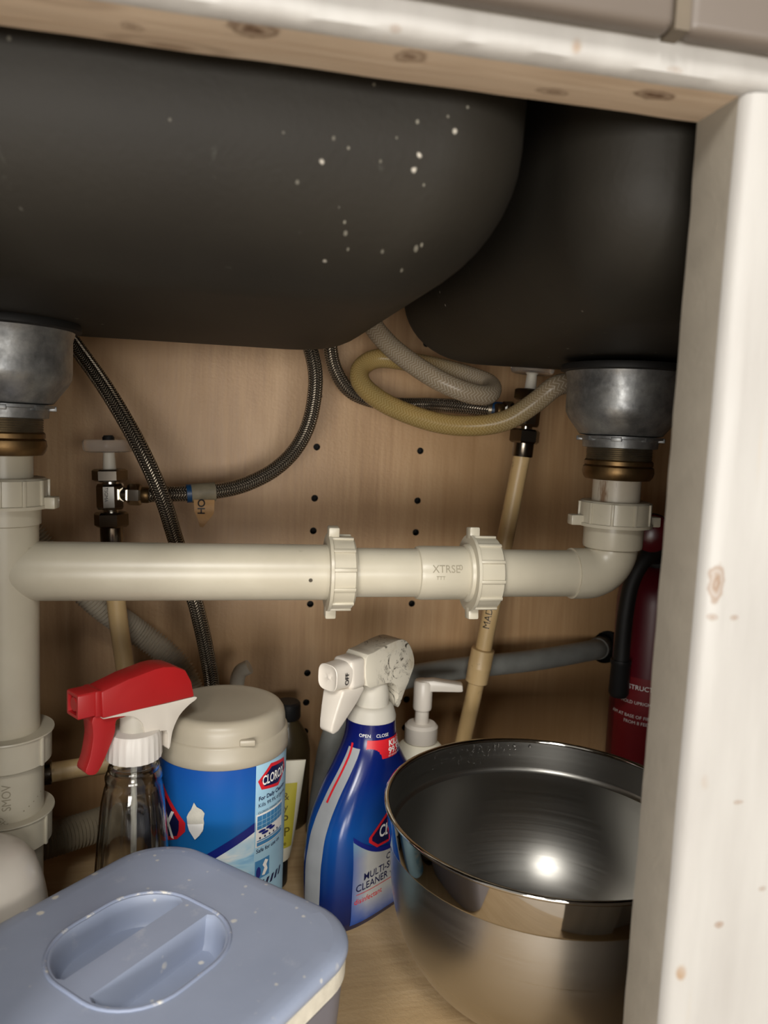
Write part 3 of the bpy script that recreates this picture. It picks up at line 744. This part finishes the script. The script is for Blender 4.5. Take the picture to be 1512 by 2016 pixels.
# ------------------------------------------------------------------ pump bottle, dark bottle behind, cream tube
t = thing('pump_bottle', 'white pump dispenser bottle behind the steel bowl', 'dispenser', (.206, .463, 0), 0)
obj('body', lathe([(.026, 0), (.030, .004), (.030, .095), (.028, .108), (.020, .117), (.0135, .120), (.0135, .124)], 40), MAT['cream'], t)
obj('collar', lathe([(.0165, .120), (.0172, .122), (.0172, .136), (.0145, .139), (.0078, .1395)], 40), MAT['white_pl'], t)
obj('stem', lathe([(.0072, .139), (.0072, .158)], 24), MAT['white_pl'], t)
bm = lathe([(.0092, .154), (.0098, .156), (.0098, .182), (.0085, .1845)], 32)
b2 = prism([(-.008, .1845), (.010, .1865), (.040, .1835), (.041, .176), (.036, .1755), (.010, .1745), (-.004, .172)], .0135, .002)
b2.transform(Matrix.Rotation(-.25, 4, 'Z')); join(bm, b2)
obj('pump_head', bm, MAT['white_pl'], t)

t = thing('bottle', 'dim olive bottle with a black cap in the dark between wipes canister and blue sprayer', 'bottle', (.074, .538, 0))
obj('body', lathe([(.023, 0), (.026, .005), (.026, .085), (.023, .100), (.016, .112), (.012, .118), (.012, .122)], 40), MAT['amber_bottle'], t)
obj('cap', lathe([(.0135, .120), (.0145, .122), (.014, .137), (.0120, .139)], 32), MAT['black'], t)
t = thing('bottle', 'tall translucent bottle top peeking above the back of the wipes canister', 'bottle', (.018, .506, 0))
obj('body', lathe([(.021, 0), (.024, .004), (.024, .130), (.020, .147), (.010, .156), (.008, .158)], 40), MAT['frost'], t)
obj('spout', tube([(0, 0, .156), (0, 0, .172), (.003, -.001, .184), (.012, -.003, .190)], .0075, 20, 5), MAT['frost'], t)

t = thing('lotion_tube', 'cream squeeze tube with a yellow label between the wipes canister and the blue sprayer', 'tube', (.045, .427, 0))
K = 16; rings = []
for i in range(K+1):
    f = i/K; z = .026 + f*.095
    hx = .0255 + .0125*f**.8; hy = .0175*(1-f)**.8 + .0012
    rings.append([Vector((x, y, z)) for x, y in superell(hx, hy, 2.0 + 1.0*f, 40)])
tb = obj('body', loft(rings), MAT['cream'], t)
obj('cap', lathe([(.022, .001), (.0235, .002), (.0235, .024), (.021, .027)], 40), MAT['black'], t)
def tubemap(s, z):
    f = max(0, min(1, (z-.026)/.095)); hx = .0255 + .0125*f**.8; hy = .0175*(1-f)**.8 + .0012; p = 2+f
    q_ = min(.999, abs(s/hx)); return (s, -(hy*(1-q_**p)**(1/p)) - .0006, z)
obj('label', mapped(poly2d([(-.026, .040), (.0255, .040), (.030, .101), (-.030, .101)]), tubemap, .002, .004), MAT['yellow'], tb, False, 60)
obj('lettering', mapped([text2d('&', .010, .016, .086), text2d('Beauty', .010, -.006, .076), text2d('UP', .013, .006, .063), text2d('SOAP', .012, -.006, .052), text2d('care', .006, .010, .043)], lambda s, z: tuple(Vector(tubemap(s, z)) + Vector((0, -.0005, 0))), .002, .004), MAT['print_amber'], tb, False, 60, label='brown printed letters')

# ------------------------------------------------------------------ wipes canister
CR = .0516
t = thing('wipes_canister', 'round wipes canister with off white lid and torn blue label, beside the red sprayer', 'canister', (.004, .340, 0))
can = obj('body', lathe([(.046, 0), (.0505, .003), (CR, .006), (CR, .1795)], 72), MAT['can_blue'], t)
ld = obj('lid', lathe([(.0522, .1775), (.0530, .1785), (.0530, .1850), (.0524, .1860), (.0524, .1935), (.0512, .1950), (.0505, .1955), (.0500, .2030), (.0490, .2075), (.0465, .2110), (.0430, .2125), (.0400, .2122), (.0250, .2128), (.001, .213)], 72), MAT['lid'], t)
obj('latch', box(.012, .024, -.0512, -.0470, .1955, .2005, .0012), MAT['lid'], ld)
cm = lambda e: cylmap(CR, e)
arc = lambda s: .1315 + (s-.0268)*.42 - (s-.0268)**2*3.2 if True else 0
xs = [-.075 + i*.005 for i in range(21)] + [.0268]
decal('wave_print', poly2d([(x, arc(x)-.007) for x in xs] + [(.0268, .004), (-.075, .004)]), cm(.0002), MAT['wave'], can)
decal('navy_band', poly2d([(x, arc(x)) for x in xs] + [(x, arc(x)-.0075) for x in reversed(xs)]), cm(.0003), MAT['print_navy'], can)
decal('side_panel', poly2d([(.0262, .004), (.0262, .1775), (.075, .1775), (.075, .004)]), cm(.0003), MAT['print_sky'], can)
HEX = lambda cx, cy, w_, h_, k=.30: [(cx-w_, cy+h_*.02), (cx-w_*k, cy+h_), (cx+w_*.86, cy+h_*.72), (cx+w_, cy-h_*.15), (cx+w_*k, cy-h_), (cx-w_*.80, cy-h_*.66)]
lg = decal('logo', poly2d(HEX(.0462, .1640, .0182, .0112)), cm(.0005), MAT['print_red'], can)
decal('logo_field', poly2d(HEX(.0462, .1640, .0150, .0082)), cm(.0007), MAT['print_dark'], lg)
decal('lettering', text2d('CLOROX', .0106, .0455, .1600, align='CENTER', sx=.62, bold=.02), cm(.0009), MAT['print_white'], lg, .003, label='white logo letters')
HEX2 = lambda g: [(-.118+g, .131), (-.093, .163-g), (-.060, .163-g), (-.0285-g*1.3, .134), (-.0285-g*1.3, .127), (-.036, .119+g*.6), (-.060, .109+g), (-.093, .109+g)]
lg = decal('logo', poly2d(HEX2(0)), cm(.0005), MAT['print_red'], can)
decal('logo_field', poly2d(HEX2(.0045)), cm(.0007), MAT['print_dark'], lg)
decal('lettering', text2d('CLOROX', .030, -.0395, .1190, align='RIGHT', sx=.60, bold=.02), cm(.0009), MAT['print_white'], lg, .003, label='white logo letters, partly rubbed')
tp_ = [(-.0212, .1520), (-.0190, .1488), (-.0150, .1470), (-.0128, .1443), (-.0136, .1400), (-.0130, .1365), (-.0139, .130), (-.0165, .1262), (-.0198, .1226), (-.0228, .127), (-.0262, .1330), (-.0270, .1395), (-.0255, .1430), (-.0235, .146)]
decal('torn_patch', poly2d(tp_), cm(.0010), MAT['torn'], can, .003, label='bare torn spot in the label')
decal('torn_patch', poly2d([(-.0262, .1340), (-.0137, .1362), (-.0134, .1320), (-.0165, .1262), (-.0198, .1226), (-.0245, .129)]), cm(.0014), MAT['print_white'], can, .003)
for word, size, x_, z_, b_ in (('For Daily Cleaning', .0046, .0290, .1480, .02), ('Kills 99.9% of germs', .0044, .0288, .1425, 0), ('CLOROX DISINFECTING', .0026, .0288, .1372, 0), ('Safe for use on', .0046, .0278, .1052, .01)):
    decal('lettering', text2d(word, size, x_, z_, bold=b_), cm(.0006), MAT['print_dark'], can, .003, label='small dark printed line')
pw = decal('picture_frame', poly2d([(.0272, .110), (.0272, .137), (.060, .137), (.060, .110)]), cm(.0005), MAT['print_white'], can)
decal('picture', poly2d([(.0282, .1245), (.0282, .1355), (.0590, .1355), (.0590, .1245)]), cm(.0007), MAT['print_mid'], pw, label='blue tiled kitchen picture')
gl = [poly2d([(x, .1245), (x+.0004, .1245), (x+.0004, .1355), (x, .1355)]) for x in (.0325, .037, .0415, .046, .0505, .055)] + [poly2d([(.0282, y), (.0590, y), (.0590, y+.0004), (.0282, y+.0004)]) for y in (.1275, .131)]
decal('tile_lines', gl, cm(.0009), MAT['print_sky'], pw)
hob = [poly2d(superell(.0036, .0011, 2, 16, x, y)) for x, y in ((.033, .1225), (.0405, .1232), (.036, .1203), (.044, .1212))]
decal('hob_rings', hob, cm(.0009), MAT['print_navy'], pw)
decal('hob_knobs', [poly2d(superell(.0009, .0009, 2, 10, x, .1172)) for x in (.031, .036, .041, .046, .051)], cm(.0009), MAT['print_dark'], pw)
decal('oven_front', [poly2d([(.0282, .1110), (.0282, .1140), (.0590, .1140), (.0590, .1110)]), poly2d([(.0282, .1148), (.0282, .1156), (.0590, .1156), (.0590, .1148)])], cm(.0008), MAT['print_mid'], pw)
pw = decal('pictogram', poly2d([(.0272, .083), (.0272, .0985), (.0420, .0985), (.0420, .083)]), cm(.0005), MAT['print_mid'], can, label='blue pictogram of a pulled wipe')
decal('pictogram_wipe', poly2d([(.034, .085), (.0365, .0905), (.0345, .0935), (.0372, .0975), (.0405, .0955), (.0385, .0925), (.0400, .0885), (.0370, .0845)]), cm(.0007), MAT['print_white'], pw)
decal('pictogram_ring', poly2d(superell(.0022, .0048, 2, 18, .0305, .0885)), cm(.0007), MAT['print_navy'], pw)
decal('warning_stripes', [poly2d([(.031+i*.006, .0745), (.034+i*.006, .0745), (.037+i*.006, .0805), (.034+i*.006, .0805)]) for i in range(5)], cm(.0006), MAT['print_dark'], can)

# ------------------------------------------------------------------ red trigger sprayer on a clear bottle (nozzle = local +x)
t = thing('spray_bottle', 'clear plastic spray bottle with a red trigger head, left of the wipes canister', 'spray bottle', (-.060, .285, 0), math.atan2(-.57, -.82))
pr = [(.026, .001), (.0285, .003), (.0290, .008), (.0288, .05), (.0275, .09), (.0250, .13), (.0224, .160), (.0206, .172), (.0196, .1755), (.0204, .1780), (.0204, .1805), (.0192, .1830), (.0178, .1845), (.0186, .1860), (.0180, .1875), (.0160, .1885), (.0155, .196)]
inner = [(r-.0011, z) for r, z in reversed(pr)]; inner[-1] = (.025, .0035)
rm = lambda a, z: 1 + (.032*math.cos(9*a)*min(1, (.172-z)/.012) if .02 < z < .172 else 0)
obj('bottle_wall', lathe(pr + inner, 72, rmod=rm, cap0=True, cap1=True), MAT['clear'], t, False, 50)
obj('dip_tube', tube([(0, 0, .19), (.001, .001, .1), (.006, .003, .01)], .0022, 12, 6), MAT['frost'], t)
obj('collar', lathe([(.0150, .1935), (.0192, .1940), (.0196, .1955), (.0190, .2110), (.0178, .2140), (.0120, .2150)], 96, rmod=lambda a, z: 1 + (.014*math.cos(24*a) if z < .2115 else 0)), MAT['ribcap'], t, False, 25)
obj('pump_neck', lathe([(.0105, .2145), (.0100, .2300), (.0085, .2345)], 32), MAT['frost'], t)
wh = smooth_poly([(.030, .2330), (.010, .2335), (-.020, .2325), (-.0420, .2322), (-.0445, .2300), (-.038, .2268), (-.030, .2205), (-.0245, .2100), (-.0225, .1985), (-.0205, .1985), (-.0195, .2120), (-.0040, .2120), (.0000, .2220), (.0070, .2290), (.0180, .2318)], 3)
obj('shroud', prism(wh, .0235, .0012), MAT['white_pl'], t)
hd = [(.0300, .2330), (.0305, .2520), (.010, .2572), (-.010, .2604), (-.017, .2606), (-.026, .2590), (-.035, .2545), (-.040, .2450), (-.0425, .2325)]
bm = prism(hd, .0255, .0016, 2)
for v in bm.verts:
    f = (v.co.z-.2325)/.028; v.co.y *= 1 - .10*max(0, f) - max(0, (v.co.x-.0))*4.0
obj('housing', bm, MAT['red'], t)
nz = box(.0295, .0345, -.0098, .0098, .2345, .2528, .0012); obj('nozzle_collar', nz, MAT['red'], t)
nz = bmesh.new(); oo = [(.0088*a_, .0088*b_) for a_, b_ in rrect(1, 1, .15, 3)]; ii = [(x*.72, y*.72) for x, y in oo]
rg = lambda x, pp: [Vector((x, p_[0], .2438 + p_[1])) for p_ in pp]
nz = loft([rg(.034, oo), rg(.0455, oo), rg(.0462, [(x*.94, y*.94) for x, y in oo]), rg(.0462, ii), rg(.0435, [(x*.94, y*.94) for x, y in ii])])
n_ = obj('nozzle', nz, MAT['red'], t)
obj('nozzle_disc', lathe([(.0052, 0), (.0052, .0016), (.0045, .0022), (.001, .0022)], 24, (.0433, 0, .2438), (1, 0, 0)), MAT['red'], n_)
tr = smooth_poly([(.0345, .2340), (.0195, .2335), (.0090, .2318), (.0100, .2285), (.0175, .2275), (.0185, .2190), (.0230, .2080), (.0305, .1940), (.0355, .1925), (.0400, .1960), (.0370, .2050), (.0345, .2200)], 3)
obj('trigger', prism(tr, .0140, .0018), MAT['red'], t)

# ------------------------------------------------------------------ blue cleaner spray bottle (nozzle = local +x, label front = local +y)
t = thing('spray_bottle', 'blue cleaner spray bottle with a grimy white trigger head, left of the steel bowl', 'spray bottle', (.137, .388, 0), math.atan2(-.6, -.8))
SEC = [(0, .058, .026, 3.2), (.003, .0625, .0290, 3.2), (.010, .0645, .0305, 3.2), (.060, .0655, .0310, 3.2), (.085, .0630, .0305, 3.1), (.102, .0570, .0298, 3.0), (.120, .0470, .0285, 2.8), (.137, .0350, .0265, 2.5), (.152, .0265, .0245, 2.2), (.164, .0235, .0230, 2.0), (.178, .0225, .0225, 2.0)]
def sec(z):
    z = max(0, min(.178, z))
    for (z0, *a), (z1, *b) in zip(SEC, SEC[1:]):
        if z <= z1:
            f = (z-z0)/(z1-z0); return [x + (y-x)*f for x, y in zip(a, b)]
zz = []
for s0, s1 in zip(SEC, SEC[1:]): zz += [s0[0] + (s1[0]-s0[0])*k/3 for k in range(3)]
def smooth_sec(z):
    o = [sec(z+d) for d in (-.004, 0, .004)]; return [sum(q_[i] for q_ in o)/3 for i in range(3)]
rings = [[Vector((x, y, z)) for x, y in superell(*smooth_sec(z), 72)] for z in zz + [.178]]
body = obj('body', loft(rings), MAT['spray_blue'], t, False, 60)
def front(e):      # s to the right of the label, seen from the front
    def fn(s, z):
        a, b, p = smooth_sec(z); q_ = min(.985, abs(s/a)); return (-s, b*(1-q_**p)**(1/p) + e, z)
    return fn
def side(e):       # narrow face under the nozzle; y across
    def fn(y, z):
        a, b, p = smooth_sec(z); q_ = min(.985, abs(y/b)); return (a*(1-q_**p)**(1/p) + e, y, z)
    return fn
wy = lambda z: .5*(.012 + .007*min(1, max(0, (.15-z)/.1)))
yc = lambda z: .004 - .0075*min(1, max(0, (.15-z)/.1))
zs = [.006 + i*.006 for i in range(26)]
decal('clear_strip', poly2d([(yc(z)+wy(z), z) for z in zs] + [(yc(z)-wy(z), z) for z in reversed(zs)]), side(.0004), MAT['strip'], body, .002, .004, label='clear grey strip down the narrow side')
zr = [.112 + i*.006 for i in range(9)]
decal('red_line', poly2d([(yc(z)-.0034, z) for z in zr] + [(yc(z)-.0012, z) for z in reversed(zr)]), side(.0009), MAT['print_red'], body, .002, .004)
neckmap = lambda e: (lambda s, z: (-(smooth_sec(z)[1]+e)*math.sin(s/.024)*1.0 if z < 0 else -(smooth_sec(z)[0]+e)*math.sin(s/.0235), (smooth_sec(z)[1]+e)*math.cos(s/.0235), z))
decal('red_band', poly2d([(-.022, .1470), (-.022, .1640), (.040, .1640), (.040, .1470)]), neckmap(.0005), MAT['print_red'], body, .002, .003)
decal('lettering', [text2d('KILLS', .0078, -.0020, .1570, bold=.02), text2d('99.9%', .0078, -.0025, .1505, bold=.02), text2d('of viruses & bacteria', .0028, -.0025, .1480)], neckmap(.0009), MAT['print_white'], body, .002, .003, label='white print on the red band')
decal('lettering', [text2d('OPEN    CLOSE', .0042, -.030, .1665)], neckmap(.0006), MAT['print_white'], body, .002, .003, label='small white print on the neck')
cv = lambda s: .0680 + (abs(s+.002)/.05)**2*.026
xs2 = [-.046 + i*.004 for i in range(24)]
decal('foam_print', poly2d([(x, cv(x)-.003) for x in xs2] + [(.046, .006), (-.046, .006)]), front(.0004), MAT['fade'], body, .002, .004)
decal('navy_curve', poly2d([(x, cv(x)) for x in xs2] + [(x, cv(x)-.0045) for x in reversed(xs2)]), front(.0007), MAT['print_navy'], body, .002, .004)
lg = decal('logo', poly2d([(-.030, .083), (-.008, .099), (.026, .099), (.034, .092), (.034, .086), (.012, .071), (-.020, .071), (-.030, .079)]), front(.0008), MAT['print_red'], body, .002, .004)
decal('logo_field', poly2d([(-.0265, .0825), (-.007, .0965), (.0245, .0965), (.0315, .091), (.0315, .087), (.011, .0735), (-.019, .0735), (-.0265, .0795)]), front(.0011), MAT['print_dark'], lg, .002, .004)
decal('lettering', text2d('CLOROX', .0150, .0040, .0795, align='CENTER', shear=.12, sx=.72, bold=.02), front(.0014), MAT['print_white'], lg, .002, .004, label='white logo letters')
decal('lettering', [text2d('Clean-Up', .0082, -.0075, .0545, shear=.1), text2d('MULTI-SURFACE', .0092, -.0350, .0455, bold=.006), text2d('CLEANER + BLEACH', .0092, -.0430, .0370, bold=.006)], front(.0008), MAT['print_dark'], body, .002, .004, label='dark product wording')
decal('lettering', text2d('disinfectant', .0072, -.0440, .0255), front(.0008), MAT['print_red'], body, .002, .004, label='red wording')
decal('thin_line', poly2d([(-.042, .0345), (.03, .0345), (.03, .0340), (-.042, .0340)]), front(.0008), MAT['print_red'], body, .002, .004)
obj('collar', lathe([(.0215, .1770), (.0228, .1775), (.0228, .1800), (.0205, .1870), (.0190, .1890), (.0165, .1905)], 56), MAT['frost'], t)
obj('pump_neck', lathe([(.0160, .1895), (.0155, .2010), (.0130, .2110), (.009, .2150)], 40), MAT['frost'], t)
# head in profile, x forward, z up
hp = smooth_poly([(.0235, .2150), (.0235, .2395), (.012, .2430), (-.010, .2470), (-.026, .2475), (-.0350, .2420), (-.0410, .2310), (-.0420, .2210), (-.0370, .2120), (-.0320, .2010), (-.0300, .1850), (-.0275, .1815), (-.0250, .1850), (-.0225, .1960), (-.0165, .2060), (-.0080, .2110), (.0080, .2125)], 3)
bm = prism(hp, .0300, .004, 3)
for v in bm.verts:
    f = (v.co.z-.214)/.034; v.co.y *= 1 - .22*max(0, min(1, f)); 
    if v.co.z < .205: v.co.y *= .55 + .45*max(0, (v.co.z-.18)/.025)
obj('housing', bm, MAT['dirty'], t)
bm = box(.0225, .0415, -.0135, .0135, .2140, .2400, .004, 3)
for v in bm.verts:
    v.co.y *= 1 - .15*max(0, (v.co.z-.22)/.02)
obj('front_block', bm, MAT['white_pl'], t)
sq = lambda x, s_, zc: [Vector((x, y*s_, zc + z*s_)) for y, z in superell(.0125, .0125, 3.2, 48)]
bm = loft([sq(.0395, .96, .2265), sq(.0485, .92, .2268), sq(.0560, .90, .2268), sq(.0580, .92, .2268), sq(.0585, .88, .2268), sq(.0578, .80, .2268), sq(.0568, .5, .2268), sq(.0566, .2, .2268), sq(.0574, .08, .2268)])
nzl = obj('nozzle', bm, MAT['white_pl'], t, False, 30)
obj('lettering', mapped([text2d('OFF', .0062, 0, 0, rot=PI/2, bold=.02)], lambda s, z: (.0450-s, .0126, .2205+z), .004), MAT['ink'], nzl, False, 60, label='raised OFF lettering on the nozzle side')
tr = [(.0500, .2160), (.0240, .2150), (.0225, .2110), (.0300, .2000), (.0440, .1840), (.0490, .1785), (.0550, .1770), (.0590, .1805), (.0580, .1880), (.0555, .1990), (.0525, .2100)]
bm = prism(tr, .0235, .004, 3)
for v in bm.verts: v.co.y *= 1 - .40*max(0, min(1, (.212-v.co.z)/.034))
obj('trigger', bm, MAT['white_pl'], t)

# ------------------------------------------------------------------ steel mixing bowl
BR = .1345
t = thing('mixing_bowl', 'large stainless steel mixing bowl with a polished band, behind the right stile', 'bowl', (.2525, .2518, 0))
KX, ZR = .942, .155
def BP(pr):
    out = []
    for r, z in pr:
        zz_ = ZR - (.1375-z)*KX if z > .1 else (ZR - (.1375-.1)*KX)*z/.1
        out.append((r*KX, zz_))
    return out
def curve(R, z0, H, p, n=30):
    out = [(.001, z0)]
    for k in range(1, n+1):
        q_ = math.sin(PI/2*k/n); out.append((R*q_, z0 + H*(1-(1-q_**p)**(1/p))))
    return out
outer = BP([q_ for q_ in curve(.1285, .0006, .1059, 2.75) if q_[0] > .03])
band_o = BP([(.1285, .1065), (.1312, .1085), (.1318, .1100), (.1328, .1350)])
inr = [(.1296, .1085), (.1272, .1058)] + curve(.1268, .0026, .1030, 2.45)[::-1]
obj('shell', lathe(outer, 96, cap0=True, cap1=False), MAT['steel_brushed'], t, False, 50)
obj('band', lathe(band_o, 96, cap0=False, cap1=False), MAT['steel_polish'], t, False, 35, label='polished outer band')
obj('inner_wall', lathe(BP([(.1314, .1352), (.1300, .1105)] + inr), 96, cap0=False, cap1=True), MAT['steel_in'], t, False, 50)
obj('rim', lathe(BP([(.1326, .1348), (.1345, .1353), (.1356, .1366), (.1352, .1380), (.1338, .1386), (.1322, .1382), (.1313, .1368), (.1314, .1350)]), 96, cap0=False, cap1=False), MAT['steel_polish'], t, False, 60)
bm = bmesh.new(); random.seed(3)
for i in range(150):
    a = math.radians(random.gauss(112, 17)); z = random.gauss(.1265, .0055)
    if not .112 < z < .134: continue
    r = random.uniform(.0005, .0018); rr = .1302 + (z-.1105)*.055
    b2 = bmesh.new(); bmesh.ops.create_icosphere(b2, subdivisions=1, radius=r)
    (rr, z), = BP([(rr, z)])
    b2.transform(Matrix.Translation((rr*math.cos(a), rr*math.sin(a), z)) @ Matrix.Rotation(a, 4, 'Z') @ Matrix.Diagonal((.6, 1, 1.25, 1))); join(bm, b2)
tag(obj('water_drops', bm, MAT['water'], t, False, 80), 'water droplets on the inner band', None, None, 'stuff')

# ------------------------------------------------------------------ grey-blue bin
t = thing('lidded_bin', 'square slate blue lidded bin with a recessed handle, in the front left corner', 'bin', (-.0355, .1448, 0), math.radians(46))
HW, RC = .0925, .040
rr_ = lambda k, z, rc=RC: [Vector((x, y, z)) for x, y in rrect(HW*k, HW*k, rc*k, 12)]
obj('body', loft([rr_(.86, .0008), rr_(.90, .004), rr_(.975, .1165), rr_(.93, .1175), rr_(.90, .1160), rr_(.85, .0050)]), MAT['binbody'], t, False, 40)
obj('gasket', loft([rr_(.978, .1180), rr_(.988, .1190), rr_(.990, .1300), rr_(.975, .1310), rr_(.915, .1310), rr_(.915, .1180), rr_(.978, .1180)], None, False, False), MAT['gasket'], t, False, 40)
lidm = obj('lid', loft([rr_(.89, .1130), rr_(.90, .1140), rr_(.90, .1318), rr_(.995, .1318), rr_(1.0, .1330), rr_(1.0, .1352), rr_(.988, .1375), rr_(.96, .1390), rr_(.92, .1398), rr_(.86, .1400)]), MAT['binlid'], t, False, 40)
# pockets on both sides of the grip bar (u = local x along the bar, v = local y)
UO, VO = -.001, .007
def half_oval(sgn):
    o = rrect(.0445, .0435, .034, 10); out = []
    keep = [(x, y) for x, y in o if y*sgn > .0105]
    xs_ = .0445*.985
    keep.sort(key=lambda p_: -p_[0])
    return [(xs_*.96, .0105*sgn)] + keep + [(-xs_*.96, .0105*sgn)]
cut = bmesh.new()
for sg in (1, -1):
    top = half_oval(sg); cxy = (sum(p_[0] for p_ in top)/len(top), sum(p_[1] for p_ in top)/len(top))
    sh = lambda k: [((x-cxy[0])*k + cxy[0], (y-cxy[1])*k + cxy[1]) for x, y in top]
    loft([[Vector((x+UO, y+VO, z)) for x, y in sh(k)] for k, z in ((1.02, .145), (1.0, .1400), (.96, .1385), (.90, .1240), (.84, .1215))], cut)
boolean(lidm, cut)
for p_ in lidm.data.polygons: p_.use_smooth = True
lidm.data.set_sharp_from_angle(angle=math.radians(40))
for p_ in lidm.data.polygons:
    if p_.normal.z > .9995: p_.use_smooth = False
ov = [(x*1.05+UO, y*1.05+VO, .1398) for x, y in rrect(.0445, .0435, .034, 10)]
obj('handle_rim', tube(ov + ov[:1], .0013, 10, 1, False, ends=False), MAT['rim_crust'], lidm, False, 60)

# ------------------------------------------------------------------ white rounded jug at the left edge
t = thing('jug', 'glossy white rounded jug at the left edge behind the slate bin', 'jug', (-.148, .230, 0))
pr = [(.032, .0005), (.038, .003), (.040, .010), (.040, .105), (.0392, .120), (.0365, .135), (.0320, .148), (.0250, .157), (.0150, .1625), (.001, .164)]
obj('body', lathe(pr, 64, rmod=None), MAT['dome'], t, False, 60)
